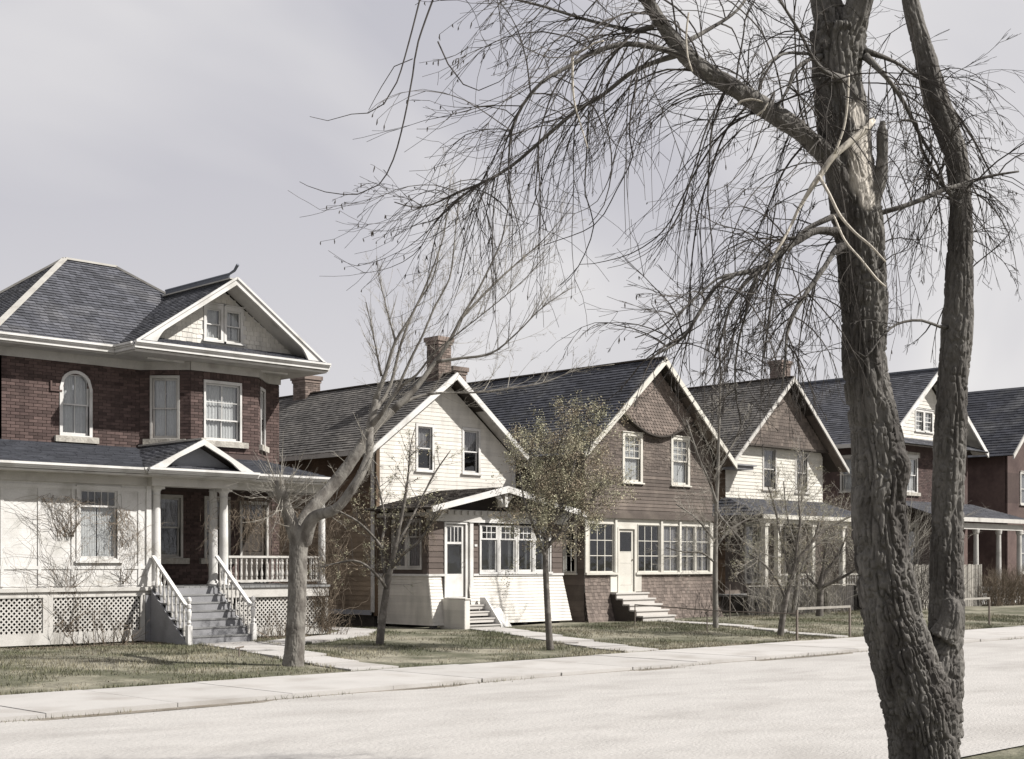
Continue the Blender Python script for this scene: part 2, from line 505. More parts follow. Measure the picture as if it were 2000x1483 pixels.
def pane_grid(mb, fr, u0, u1, z0, z1, nx, nz, d0, d1, w):
    for i in range(1, nx):
        u = u0 + (u1 - u0) * i / nx
        mb.box(fr, u - w / 2, u + w / 2, d0, d1, z0, z1)
    for i in range(1, nz):
        z = z0 + (z1 - z0) * i / nz
        mb.box(fr, u0, u1, d0 + .002, d1 - .002, z - w / 2, z + w / 2)
def ring(mb, fr, u0, u1, z0, z1, wu, wb, wt, d0, d1):
    mb.box(fr, u0, u0 + wu, d0, d1, z0, z1); mb.box(fr, u1 - wu, u1, d0, d1, z0, z1)
    mb.box(fr, u0 + wu, u1 - wu, d0, d1, z0, z0 + wb); mb.box(fr, u0 + wu, u1 - wu, d0, d1, z1 - wt, z1)
def folds(fr, u0, u1, z0, z1, d, m, parent, amp=.018, per=.085, name='curtain'):
    mb = MB(); n = max(6, int((u1 - u0) / .018)); vs = []
    ph = rnd.uniform(0, 6)
    for i in range(n + 1):
        u = u0 + (u1 - u0) * i / n
        o = amp * math.sin(2 * math.pi * u / per + ph + .8 * math.sin(u * 9))
        vs += [fr.w(u, d + o * .6, z1), fr.w(u, d + o, z0)]
    mb.add(vs, [(2 * i, 2 * i + 1, 2 * i + 3, 2 * i + 2) for i in range(n)])
    return mb.build(name, m, parent, smooth=True)
def window(parent, fr, u0, u1, z0, z1, trim=.09, grid=((1, 1), (1, 1)), split=.5, cur='drape', curz=0., rec=.05, tm='white', sill=True,
           head=.10, arch=0., dproud=.035, sash=.045, stone=False, mw=.018):
    """a window set in a real opening: trim (the part), with sashes, panes, sill and curtain as its sub-parts"""
    t = MB()
    if arch <= 0:
        ring(t, fr, u0 - trim, u1 + trim, z0 - (.03 if sill else trim), z1 + head, trim, (.03 if sill else trim), head, -.10, dproud)
        if head > .08 and not arch: t.box(fr, u0 - trim - .03, u1 + trim + .03, dproud - .01, dproud + .03, z1 + head + .002, z1 + head + .03)
    else:
        t.box(fr, u0 - trim, u0, -.10, dproud, z0 - .03, z1 - arch); t.box(fr, u1, u1 + trim, -.10, dproud, z0 - .03, z1 - arch)
        t.box(fr, u0, u1, -.10, dproud, z0 - .03, z0)
        c = (u0 + u1) / 2; hw = (u1 - u0) / 2; K = 12
        pin, pout = [], []
        for i in range(K + 1):
            x = -1 + 2 * i / K
            pin.append((c + hw * x, z1 - arch + arch * math.sqrt(max(0, 1 - x * x))))
            pout.append((c + (hw + trim) * x, z1 - arch + (arch + trim) * math.sqrt(max(0, 1 - x * x))))
        for i in range(K):
            t.prism(fr, [pin[i], pin[i + 1], pout[i + 1], pout[i]], -.10, dproud)
        # spandrels close the square opening behind the arch
        for i in range(K):
            t.prism(fr, [pin[i], pin[i + 1], (pin[i + 1][0], z1 + .001), (pin[i][0], z1 + .001)], -.10, -.085)
    win = t.build('window', tm, parent)
    sb = MB(); zm = z0 + (z1 - z0) * split
    ztop = z1
    if split > 0:
        ring(sb, fr, u0, u1, z0, zm + .02, sash, sash * 1.3, sash * .8, -rec - .035, -rec)
        ring(sb, fr, u0, u1, zm - .02, ztop, sash, sash * .8, sash, -rec - .001, -rec + .03)
        pane_grid(sb, fr, u0 + sash, u1 - sash, z0 + sash * 1.3, zm - .02, *grid[1], -rec - .03, -rec - .008, mw)
        pane_grid(sb, fr, u0 + sash, u1 - sash, zm + .02, ztop - sash, *grid[0], -rec + .002, -rec + .024, mw)
    else:
        ring(sb, fr, u0, u1, z0, ztop, sash, sash, sash, -rec - .03, -rec)
        pane_grid(sb, fr, u0 + sash, u1 - sash, z0 + sash, ztop - sash, *grid[0], -rec - .025, -rec - .005, mw)
    sb.build('sash', tm, win)
    if split > 0:
        MB().box(fr, u0 + .02, u1 - .02, -rec - .022, -rec - .018, z0 + .03, zm).build('pane', 'glass', win)
        MB().box(fr, u0 + .02, u1 - .02, -rec + .010, -rec + .014, zm, ztop - .02).build('pane', 'glass', win)
    else:
        MB().box(fr, u0 + .02, u1 - .02, -rec - .018, -rec - .014, z0 + .02, ztop - .02).build('pane', 'glass', win)
    if sill:
        if stone:
            MB().box(fr, u0 - .20, u1 + .20, -.05, .10, z0 - .17, z0 - .032).build('sill', 'stone', win)
        else:
            MB().box(fr, u0 - trim - .04, u1 + trim + .04, -.05, dproud + .05, z0 - .075, z0 - .032).build('sill', tm, win)
    if cur:
        zc = z0 + (z1 - z0) * curz
        folds(fr, u0 + .005, (u0 + u1) / 2 - .01, zc, z1, -rec - .065, cur, win)
        folds(fr, (u0 + u1) / 2 + .01, u1 - .005, zc, z1, -rec - .070, cur, win)
    return win
def hole(u0, u1, z0, z1, m=.0): return (u0 - m, u1 + m, z0 - m, z1 + m)
def arc_pts(u0, z0, u1, z1, sag, n=10):
    return [(u0 + (u1 - u0) * i / n, z0 + (z1 - z0) * i / n - sag * 4 * (i / n) * (1 - i / n)) for i in range(n + 1)]
# ================================================================ the setting
def sheet(name, x0, x1, y0, y1, z, m, nx=1, ny=1, zf=None):
    mb = MB(); vs = []
    for j in range(ny + 1):
        for i in range(nx + 1):
            x, y = x0 + (x1 - x0) * i / nx, y0 + (y1 - y0) * j / ny
            vs.append((x, y, z + (zf(x, y) if zf else 0)))
    mb.add(vs, [(j * (nx + 1) + i, j * (nx + 1) + i + 1, (j + 1) * (nx + 1) + i + 1, (j + 1) * (nx + 1) + i) for j in range(ny) for i in range(nx)])
    return tag(mb.build(name, m), kind='structure')
sheet('ground', -900, 1400, -900, 1500, -.16, 'ground')
def road_z(x, y):
    return .003 * math.sin(x * 1.3 + y * .7) + .003 * math.sin(x * .41 - y * 1.9) + .03 * math.exp(-((y - 11.5) / 3.5) ** 2)
sheet('road', -60, 160, 6.7, 16.14, -.045, 'road', 440, 36, road_z)
sheet('verge', -60, 160, -30, 6.8, -.06, 'lawn')
def lawn_h(x, y):
    t = min(1, max(0, (y - 18.9) / 6))
    return .02 + .10 * t * t * (3 - 2 * t) + .012 * math.sin(x * 1.9) * math.sin(y * 1.3) * t
sheet('lawn', -40, 70, 18.80, 29.6, 0, 'lawn', 330, 40, lawn_h)
sheet('back_yard', -60, 160, 29.5, 90, .06, 'dirt')
sheet('dirt_edge', -60, 160, 15.95, 18.85, -.040, 'dirt')
slab_root = tag(place('sidewalk', None, None, (20, 17.5, 0)), kind='structure')
sx = -14.0
while sx < 62:
    w_ = 1.83
    dz = rnd.uniform(-.006, .006)
    MB().slab([(sx + .008, 16.22 + rnd.uniform(-.02, .02)), (sx + w_ - .008, 16.22 + rnd.uniform(-.02, .02)), (sx + w_ - .008, 18.86), (sx + .008, 18.86)], -.09, .018 + dz).build('paving_slab', 'concrete', slab_root)
    sx += w_
# walks
def walk(poly_l, poly_r, z=.028):
    r = tag(place('walkway', None, None, (*poly_l[0], 0)), kind='structure')
    for i in range(len(poly_l) - 1):
        a, b, c, d = Vector(poly_l[i]), Vector(poly_r[i]), Vector(poly_r[i + 1]), Vector(poly_l[i + 1])
        n = max(1, int((a - d).length / 1.3))
        for k in range(n):
            t0, t1 = k / n + .004, (k + 1) / n - .004
            q = [a.lerp(d, t0), b.lerp(c, t0), b.lerp(c, t1), a.lerp(d, t1)]
            y = sum(p.y for p in q) / 4
            zt = z + lawn_h(q[0].x, y) + rnd.uniform(-.002, .002)
            MB().slab([(p.x, p.y) for p in q], zt - .10, zt).build('paving_slab', 'concrete', r)
    return r
WALKS = [([(16.15, 25.95), (15.55, 23.2), (14.95, 20.2), (14.75, 18.9)], [(17.55, 25.95), (16.75, 23.2), (15.95, 20.2), (15.80, 18.9)]),
         ([(17.2, 25.3), (18.5, 26.1), (20.4, 27.1), (22.0, 28.6), (22.3, 32)], [(16.95, 23.9), (18.9, 25.0), (21.1, 26.3), (23.0, 28.4), (23.3, 32)]),
         ([(24.75, 26.75), (23.3, 23.3), (22.2, 20.3), (21.8, 18.9)], [(25.95, 26.75), (24.3, 23.0), (23.2, 20.0), (22.9, 18.9)]),
         ([(32.1, 26.55), (31.6, 24.3), (30.5, 21.3), (29.6, 18.9)], [(32.9, 26.55), (32.3, 24.3), (31.1, 21.3), (30.2, 18.9)])]
for a, b in WALKS: walk(a, b)

# ================================================================ the red brick house
H1 = thing('brick_house', (17.2, 29.8, 0), 'red brick house with grey hip roof, white gable over a bay and columned porch', 'house', 'houses along the street')
fw, YB, YW = front(29.8), 28.95, 29.8
S7 = math.sqrt(.5)
bay_l = Fr((16.97 - .85 * 0, 29.8), (S7, -S7), (-S7, -S7))       # left slanted face, u from the wall corner outwards
bay_r = Fr((20.55, 29.8), (-S7, -S7), (S7, -S7))                  # right slanted face
BL = .85 / S7
fb = front(YB)
arch_h = (15.02, 15.68, 4.76, 6.16)
win_b = (18.22, 19.18, 4.80, 6.14)
win_l = (.30, .90, 4.80, 6.20)
win_r = (.34, .86, 4.80, 6.14)
g1 = (17.42, 18.06, 2.0, 3.42); g2 = (18.78, 19.40, 2.0, 3.42); gd = (19.75, 20.60, 1.36, 3.4)
wall(fw, [(13.55, 0), (16.97, 0), (16.97, 6.6), (13.55, 6.6)], [arch_h, ], 'wall', 'mortar', H1)
wall(fw, [(11.9, 0), (13.545, 0), (13.545, 4.5), (11.9, 4.5)], [], 'wall', 'mortar', H1)
wall(fw, [(16.97, 0), (20.93, 0), (20.93, 4.4), (16.97, 4.4)], [g1, g2, gd], 'wall', 'mortar', H1)
wall(fw, [(20.55, 4.4), (20.93, 4.4), (20.93, 6.6), (20.55, 6.6)], [], 'wall', 'mortar', H1)
wall(left(13.55), [(29.8, 0), (36, 0), (36, 6.6), (29.8, 6.6)], [], 'wall', 'brick', H1)
wall(right(20.93), [(29.8, 0), (36, 0), (36, 6.6), (29.8, 6.6)], [], 'wall', 'brick', H1)
wall(rear(36), [(13.55, 0), (20.93, 0), (20.93, 6.6), (13.55, 6.6)], [], 'wall', 'brick', H1)
wall(fb, [(17.82, 4.3), (19.70, 4.3), (19.70, 6.6), (17.82, 6.6)], [win_b], 'bay_wall', 'mortar', H1)
wall(bay_l, [(0, 4.3), (BL, 4.3), (BL, 6.6), (0, 6.6)], [win_l], 'bay_wall', 'mortar', H1)
wall(bay_r, [(0, 4.3), (BL, 4.3), (BL, 6.6), (0, 6.6)], [win_r], 'bay_wall', 'mortar', H1)
bricks(fb, 17.82, 19.70, 4.5, 6.40, [(win_b[0] - .02, win_b[1] + .02, win_b[2] - .18, win_b[3] + .06)], 'brick', H1, 150)
bricks(bay_l, .01, BL, 4.5, 6.40, [(win_l[0] - .02, win_l[1] + .02, win_l[2] - .18, win_l[3] + .06)], 'brick', H1, 60)
bricks(fw, 13.6, 16.97, 4.55, 6.40, [(arch_h[0] - .02, arch_h[1] + .02, arch_h[2] - .18, arch_h[3] - .3), (arch_h[0] + .05, arch_h[1] - .05, 5.8, 6.12)], 'brick', H1, 80)
bricks(bay_r, .01, BL, 4.5, 6.40, [(win_r[0] - .02, win_r[1] + .02, win_r[2] - .18, win_r[3] + .06)], 'brick', H1)
bricks(fw, 20.55, 20.93, 1.35, 6.40, [(19, 20.7, 1, 3.5)], 'brick', H1)
bricks(fw, 16.97, 20.55, 1.35, 3.6, [(h[0] - .06, h[1] + .06, h[2] - .16, h[3] + .07) for h in (g1, g2, gd)], 'brick', H1)
window(H1, fw, *arch_h, trim=.07, grid=((2, 1), (2, 1)), split=.5, cur='drape', arch=.33, stone=True)
window(H1, fb, *win_b, trim=.05, grid=((2, 2), (2, 1)), split=.36, cur='drape', head=.07, stone=True, sash=.04)
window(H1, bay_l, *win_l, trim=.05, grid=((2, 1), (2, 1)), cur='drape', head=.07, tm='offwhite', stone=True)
window(H1, bay_r, *win_r, trim=.05, grid=((2, 1), (2, 1)), cur='drape', head=.07, stone=True)
window(H1, fw, *g1, trim=.06, grid=((1, 1), (1, 1)), cur='drape_dark', head=.07, tm='offwhite', stone=True, curz=.5)
window(H1, fw, *g2, trim=.06, grid=((1, 1), (1, 1)), cur='drape_dark', head=.07, tm='offwhite', stone=True, curz=.5)
# segmental brick heads over the bay windows
for fr, h in ((fb, win_b), (bay_l, win_l), (bay_r, win_r)):
    mb = MB(); n = 12
    for i in range(n):
        a0, a1 = h[0] - .05 + (h[1] - h[0] + .1) * i / n, h[0] - .05 + (h[1] - h[0] + .1) * (i + 1) / n - .006
        zz = h[3] + .075 + .06 * math.sin(math.pi * (i + .5) / n)
        mb.box(fr, a0, a1, .002, .026, zz, zz + .16)
    mb.build('brick_arch', 'brick', H1, kind='stuff')
# front door with side panel
dr = MB(); ring(dr, fw, gd[0], gd[1], gd[2], gd[3], .06, .02, .08, -.09, .03); dj = dr.build('door_frame', 'offwhite', H1)
d = MB(); ring(d, fw, gd[0] + .07, gd[1] - .07, gd[2] + .03, gd[3] - .45, .10, .75, .12, -.08, -.04)
d.box(fw, gd[0] + .17, gd[1] - .17, -.07, -.06, gd[2] + .8, gd[3] - .55); dd_ = d.build('door', 'dark_wood', H1)
MB().lathe((gd[0] + .13, 29.86 - .02, 2.3), [(.0, -.02), (.02, -.01), (.025, 0), (.02, .01), (0, .02)], 8).build('handle', 'iron', dd_)
MB().box(fw, gd[0] + .07, gd[1] - .07, -.065, -.06, gd[3] - .44, gd[3] - .09).build('pane', 'glass', dj)
MB().cube(13.6, 20.9, 29.95, 35.95, .1, .2).build('house_floor', 'dark_wood', H1)

# main hip roof
ZE, ZR, YR = 6.78, 9.36, 32.6
roof([(13.1, 29.2, ZE), (21.3, 29.2, ZE), (17.9, YR, ZR), (16.5, YR, ZR)], 'slate', H1, .135, .17)
roof([(21.3, 29.2, ZE), (21.3, 36.0, ZE), (17.9, YR, ZR)], 'slate', H1, .135, .17)
roof([(13.1, 29.2, ZE), (13.1, 36.0, ZE), (16.5, YR, ZR)], 'slate', H1, .135, .17)
roof([(13.1, 36.0, ZE), (21.3, 36.0, ZE), (17.9, YR, ZR), (16.5, YR, ZR)], 'slate', H1, .135, .17)
for a, b in (((13.1, 29.2, ZE), (16.5, YR, ZR)), ((21.3, 29.2, ZE), (17.9, YR, ZR)), ((16.5, YR, ZR), (17.9, YR, ZR)), ((13.1, 36, ZE), (16.5, YR, ZR))):
    MB().strip([(a[0], a[1], a[2] + .035), (b[0], b[1], b[2] + .035)], .13, .05).build('ridge_cap', 'cap', H1)
# gable over the bay
GX, GZ, GY, GL, GR, GE = 18.70, 8.56, 28.35, 16.02, 21.34, 6.76
yv = 29.2 + (GZ - ZE) / (2.58 / 3.4)
roof([(GL, GY, GE), (GL, 29.25, GE), (GX, yv + .1, GZ), (GX, GY, GZ)], 'slate', H1, .13, .16)
roof([(GR, GY, GE), (GR, 29.25, GE), (GX, yv + .1, GZ), (GX, GY, GZ)], 'slate', H1, .13, .16)
# moulded ridge roll with upswept finial
mb = MB().strip([(GX, yv - .02, GZ + .09), (GX, GY + .30, GZ + .09)], .035, .17)
mb.tube([(GX, yv, GZ + .19), (GX, GY + .3, GZ + .19), (GX, GY + .08, GZ + .24), (GX, GY - .06, GZ + .36)], [.03, .03, .035, .04], 6)
mb.build('ridge_crest', 'lead', H1)
MB().strip([(GX - .03, yv - .02, GZ + .045), (GX - .03, GY + .1, GZ + .045)], .16, .03).build('ridge_cap', 'cap', H1)
fg = front(GY)
sl = (GZ - GE) / (GX - GL)
def rake(side):
    s = -1 if side == 'l' else 1
    xe = GL if s < 0 else GR
    sl_ = (GZ - GE) / abs(GX - xe)
    top = [(GX, GZ + .03), (xe, GE + .02)]
    w_ = .13
    inner = [(xe - s * .50, GE + .02)]
    for i in range(9):                 # the curved foot
        t = i / 8
        x = abs(xe - GX) - (.50 + .28 * t)
        zt = GE + .02 + sl_ * (abs(xe - GX) - x)
        inner.append((GX + s * x, zt - w_ - max(0, (zt - w_ - GE - .02)) * (1 - t) ** 2.2))
    inner.append((GX, GZ + .03 - w_ * 1.12))
    return MB().prism(fg, top + inner, -.045, .02)
rake('l').build('rake_board', 'white', H1); rake('r').build('rake_board', 'white', H1)
# barge moulding on top of the rakes
for xe in (GL, GR):
    MB().strip([(xe + (.02 if xe < GX else -.02), GY - .03, GE + .06), (GX, GY - .03, GZ + .05)], .05, .05).build('rake_moulding', 'white', H1)
# gable wall with white wavy shingles and twin window
gwall = front(28.98)
gp = [(16.85, 6.78), (20.60, 6.78), (GX, 8.30)]
gp = [(GL + .35, 6.95), (GR - .35, 6.95), (GX, 8.42)]
gwA, gwB = (18.26, 18.66, 7.20, 7.93), (18.82, 19.22, 7.20, 7.93)
wall(gwall, gp, [gwA, gwB], 'gable_wall', 'white', H1, .08)
wall_shingles(gwall, gp, [(18.14, 19.34, 7.1, 8.05)], .115, .15, 'white_board', H1, 'wall_shingle_course', jag=.016)
window(H1, gwall, *gwA, trim=.07, cur='drape', head=.10, split=.5, rec=.03, sash=.035)
window(H1, gwall, *gwB, trim=.07, cur='drape', head=.10, split=.5, rec=.03, sash=.035)
MB().prism(gwall, [(GL + .7, GE + .25), (GR - .7, GE + .25), (GR - .7, GE - .2), (GL + .7, GE - .2)], -.1, -.02).build('gable_backing', 'white', H1)
# rake soffits
for xe in (GL + .05, GR - .05):
    s = 1 if xe < GX else -1
    MB().hexa([(xe, GY + .02, GE - .055), (GX, GY + .02, GZ - .075), (GX, 28.98, GZ - .075), (xe, 28.98, GE - .055),
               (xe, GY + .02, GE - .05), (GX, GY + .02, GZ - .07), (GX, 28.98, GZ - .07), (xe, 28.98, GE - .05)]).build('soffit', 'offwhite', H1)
# pent roof below the gable window
roof([(GL + .1, GY - .08, 6.84), (GR - .1, GY - .08, 6.84), (GR - .55, 28.97, 7.06), (GL + .55, 28.97, 7.06)], 'slate', H1, .13, .16)
# boxed cornice
def cornice(fr, u0, u1, zt, parent, h=.16, mat_='white'):
    m1 = MB().box(fr, u0, u1, -.02, .03, zt - h, zt - .045)
    m1.build('fascia', mat_, parent)
    g = MB().box(fr, u0, u1, -.01, .10, zt - .045, zt + .004).box(fr, u0, u1, -.01, .065, zt - .085, zt - .047)
    g.build('gutter', mat_, parent)
cornice(front(GY - .06), GL - .04, GR + .04, 6.83, H1)
cornice(left(GL - .02), GY - .04, 29.18, 6.80, H1)
cornice(right(GR + .02), GY - .04, 30.2, 6.80, H1)
cornice(front(29.18), 13.0, GL - .04, 6.80, H1)
cornice(left(13.08), 29.2, 36, 6.80, H1)
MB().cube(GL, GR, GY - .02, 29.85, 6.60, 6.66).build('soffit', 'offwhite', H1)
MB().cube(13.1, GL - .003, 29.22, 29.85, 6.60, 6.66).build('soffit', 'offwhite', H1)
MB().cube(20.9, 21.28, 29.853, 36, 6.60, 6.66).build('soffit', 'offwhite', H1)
for fr_, a_, b_, z_ in ((fw, 13.55, 16.97, 6.60), (fw, 20.57, 20.95, 6.60), (fb, 17.80, 19.72, 6.598), (bay_l, .02, BL, 6.597), (bay_r, .02, BL, 6.597)):
    MB().box(fr_, a_, b_, .018, .06, 6.40, z_).build('frieze', 'offwhite', H1)
# upper-left brick label moulding beside the arched window
MB().box(fw, 14.72, 15.0, .015, .05, 5.72, 5.76).box(fw, 14.72, 14.76, .015, .05, 5.76, 5.95).build('brick_label', 'brick', H1)

# porch roof
PZ, PY, PT = 3.86, 27.05, 4.56
roof([(11.6, PY, PZ), (20.66, PY, PZ), (19.6, 29.8, PT), (11.6, 29.8, PT)], 'porch_roof', H1, .16, .3)
roof([(20.66, PY, PZ), (20.66, 29.8, PZ + .04), (19.6, 29.8, PT)], 'porch_roof', H1, .16, .3)
cornice(front(PY - .01), 11.6, 15.56, PZ + .03, H1, .12)
cornice(front(PY - .01), 18.34, 20.74, PZ + .03, H1, .12)
cornice(right(20.66), PY - .03, 29.8, PZ + .03, H1, .12)
MB().cube(11.6, 20.64, PY, 29.78, 3.72, 3.76).build('porch_ceiling', 'offwhite', H1)
fp = front(27.6)
eb = MB().cube(11.9, 20.76, 27.50, 27.72, 3.54, 3.72)
eb.cube(20.56, 20.76, 27.721, 29.75, 3.54, 3.72)
eb.build('entablature', 'offwhite', H1)
# portico gable
QX, QY, QH, QE, QT = 16.93, 26.95, 1.37, 3.88, 4.56
roof([(QX - QH, QY, QE), (QX - QH, 29.4, QE), (QX, 29.7, QT), (QX, QY, QT)], 'slate', H1, .10, .16)
roof([(QX + QH, QY, QE), (QX + QH, 29.4, QE), (QX, 29.7, QT), (QX, QY, QT)], 'slate', H1, .10, .16)
MB().strip([(QX, QY, QT + .04), (QX, 29.7, QT + .04)], .12, .04).build('ridge_cap', 'cap', H1)
fq = front(QY)
for s in (-1, 1):
    top = [(QX, QT + .03), (QX + s * QH, QE + .0)]
    inner = [(QX + s * (QH - .34), QE)]
    for i in range(11):                # rake with a curved foot
        t = i / 10
        x = (QH - .34) - .42 * t
        zt = QE + (QT + .03 - QE) * (QH - x) / QH - .11
        inner.append((QX + s * x, zt - max(0, zt - QE) * (1 - t) ** 2.4))
    inner.append((QX, QT + .03 - .13))
    MB().prism(fq, top + inner, -.04, .02).build('rake_board', 'white', H1)
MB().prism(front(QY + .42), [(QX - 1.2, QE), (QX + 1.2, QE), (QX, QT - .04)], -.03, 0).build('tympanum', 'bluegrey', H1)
roof([(QX - QH + .12, QY - .03, QE + .01), (QX + QH - .12, QY - .03, QE + .01), (QX + QH - .45, QY + .40, QE + .12), (QX - QH + .45, QY + .40, QE + .12)], 'slate', H1, .12, .16)
cornice(front(QY - .03), QX - QH - .03, QX + QH + .03, QE + .02, H1, .12)
cornice(left(QX - QH), QY - .03, 27.1, QE + .02, H1, .12)
MB().cube(QX - QH + .01, QX + QH - .01, QY - .01, 27.48, 3.74, 3.775).build('soffit', 'offwhite', H1)
MB().cube(QX - QH + .28, QX + QH - .28, 27.28, 27.49, 3.54, 3.72).build('entablature', 'offwhite', H1)

# enclosed left bay of the porch
pw = (14.30, 15.17, 1.93, 3.42)
wall(fp, [(11.9, 1.33), (15.98, 1.33), (15.98, 3.54), (11.9, 3.54)], [pw], 'porch_wall', 'white', H1, .10)
wall(left(11.9), [(27.71, 1.33), (29.79, 1.33), (29.79, 3.54), (27.71, 3.54)], [], 'porch_wall', 'white', H1, .10)
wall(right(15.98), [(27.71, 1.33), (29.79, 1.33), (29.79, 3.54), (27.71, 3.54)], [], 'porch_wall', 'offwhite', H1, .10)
# flush boards with fine joints, and battens
zb = 1.36
while zb < 3.50:
    for a, b in cut([(11.95, 15.86)], pw[0] - .1, pw[1] + .1) if 1.8 < zb < 3.52 else [(11.95, 15.86)]:
        MB().box(fp, a, b, .002, .012 + rnd.uniform(0, .001), zb + .001, zb + .199).build('board', 'white', H1)
    zb += .20
tr = MB()
for u in (12.6, 13.4, 14.14, 15.29, 15.70): tr.box(fp, u - .035, u + .035, .014, .034, 1.37, 3.40)
tr.box(fp, 11.9, 15.98, .015, .032, 3.40, 3.48).box(fp, 11.9, 15.98, .015, .030, 1.72, 1.79)
tr.box(fp, 15.86, 15.98, .012, .05, 1.34, 3.54)
tr.build('wall_trim', 'white', H1)
MB().box(fp, 11.85, 16.02, -.02, .10, 1.25, 1.33).box(fp, 11.9, 16.0, -.02, .05, 1.16, 1.248).build('water_table', 'offwhite', H1)
PWN = window(H1, fp, *pw, trim=.08, grid=((5, 1), (1, 1)), split=.76, cur=None, head=.08, rec=.03, sash=.05, mw=.012)
for a_, b_ in ((pw[0] + .01, 14.73), (14.75, pw[1] - .01)):
    folds(fp, a_, b_, pw[2], pw[2] + (pw[3] - pw[2]) * .76, -.085, 'drape', PWN, .016, .06)
# deck
n = 0
x = 15.98
while x < 20.76:
    MB().cube(x + .004, min(x + .14, 20.78), 27.42, 29.78, 1.28, 1.33).build('deck_board', 'tread', H1); x += .145
MB().box(front(27.50), 17.68, 20.78, 0, .04, 1.06, 1.275).build('fascia', 'offwhite', H1)
MB().box(right(20.74), 27.46, 29.8, 0, .04, 1.06, 1.275).build('fascia', 'offwhite', H1)
# lattice skirts, slat by slat
def lattice(fr, u0, u1, z0, z1, parent, step=.072, w_=.030):
    for k, s in enumerate((1, -1)):
        n = int(((u1 - u0) + (z1 - z0)) / (step * 1.414)) + 1
        for i in range(n):
            c = (u0 if s > 0 else u0) + i * step * 1.414
            # line: u = c -/+ (z - z0)
            pts = []
            if s > 0:   # rises to the left
                a = (c, z0); b = (c - (z1 - z0), z1)
            else:       # rises to the right
                a = (c - (z1 - z0), z0); b = (c, z1)
            (ua, za), (ub, zb_) = a, b
            def clip(p, q):
                (u_a, z_a), (u_b, z_b) = p, q
                for lim, sg in ((u0, 1), (u1, -1)):
                    if sg * (u_a - lim) < 0 and sg * (u_b - lim) < 0: return None
                    if sg * (u_a - lim) < 0: t = (lim - u_a) / (u_b - u_a); u_a, z_a = lim, z_a + t * (z_b - z_a)
                    if sg * (u_b - lim) < 0: t = (lim - u_a) / (u_b - u_a); u_b, z_b = lim, z_a + t * (z_b - z_a)
                return (u_a, z_a), (u_b, z_b)
            r = clip(a, b)
            if not r or abs(r[0][0] - r[1][0]) < .03: continue
            (ua, za), (ub, zb_) = r
            L = math.hypot(ub - ua, zb_ - za); nx, nz = -(zb_ - za) / L * w_ / 2, (ub - ua) / L * w_ / 2
            d0 = .002 + k * .010
            MB().prism(fr, [(ua + nx, za + nz), (ub + nx, zb_ + nz), (ub - nx, zb_ - nz), (ua - nx, za - nz)], d0, d0 + .008).build('slat', 'offwhite', parent)
lattice(front(27.55), 13.66, 15.66, .40, 1.13, H1, .078)
lattice(front(27.55), 18.20, 20.62, .36, 1.04, H1, .078)
lf = MB(); ring(lf, front(27.54), 13.56, 15.80, .16, 1.16, .11, .24, .03, -.03, .03)
lf.build('lattice_frame', 'offwhite', H1)
lattice(front(27.55), 12.1, 13.44, .40, 1.13, H1, .078)
lf = MB(); ring(lf, front(27.54), 11.9, 13.555, .16, 1.16, .11, .24, .03, -.03, .03)
lf.build('lattice_frame', 'offwhite', H1)
lf = MB(); ring(lf, front(27.54), 17.90, 20.76, .14, 1.056, .12, .22, .02, -.03, .03); lf.build('lattice_frame', 'offwhite', H1)
MB().cube(11.9, 12.0, 27.6, 29.7, .1, 1.2).build('porch_skirt', 'offwhite', H1)
MB().cube(20.66, 20.74, 27.58, 29.78, .12, 1.05).build('porch_skirt', 'offwhite', H1)
MB().cube(15.81, 15.93, 27.5, 27.6, .12, 1.15).build('corner_post', 'grey_paint', H1)
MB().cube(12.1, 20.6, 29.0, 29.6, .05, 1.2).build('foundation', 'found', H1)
# stairs
SX0, SX1, SY0, SY1 = 15.98, 17.62, 27.42, 26.08
zg = .12; nr = 7; rh = (1.33 - zg) / nr; tr_ = (SY0 - SY1) / (nr - 1)
for i in range(nr):
    z = 1.33 - rh * (i + 1)
    y = SY0 - tr_ * i
    MB().cube(SX0, SX1, y - .02, y, z, z + rh - .035).build('riser', 'grey_paint', H1)
    if i < nr - 1:
        MB().cube(SX0 - .02, SX1 + .02, y - tr_ - .035, y - .002, z - .033 + .0, z + .0).build('tread', 'tread', H1)
for x in (SX0 - .05, SX1 + .003):
    MB().prism(left(x + .047), [(27.5, .1), (27.5, 1.27), (26.05, .14), (26.02, .1)], 0, .045).build('stringer', 'grey_paint', H1)
def column(x, y, z0, z1, r=.105, name='column'):
    h = z1 - z0
    pr = [(r * 1.38, 0), (r * 1.38, .05), (r * 1.22, .055), (r * 1.25, .085), (r * 1.05, .11), (r, .14)]
    pr += [(r * (1 - .13 * t * t), .14 + (h - .14 - .20) * t) for t in (.3, .6, .8, 1)]
    pr += [(r * 1.0, h - .19), (r * .9, h - .17), (r * .9, h - .11), (r * 1.15, h - .07), (r * 1.25, h - .06)]
    o = MB().lathe((x, y, z0), pr, 20).build(name, 'white', H1, smooth=False)
    for p in o.data.polygons: p.use_smooth = len(p.vertices) == 4 and abs(p.normal.z) < .3
    MB().cube(x - r * 1.35, x + r * 1.35, y - r * 1.35, y + r * 1.35, z1 - .06, z1 - .001).build('capital', 'white', o)
column(16.12, 27.60, 1.335, 3.54); column(17.86, 27.60, 1.335, 3.54); column(17.90, 28.10, 1.335, 3.70)
column(20.64, 27.60, 1.335, 3.54, .09); column(16.12, 28.10, 1.335, 3.70)
BAL = None
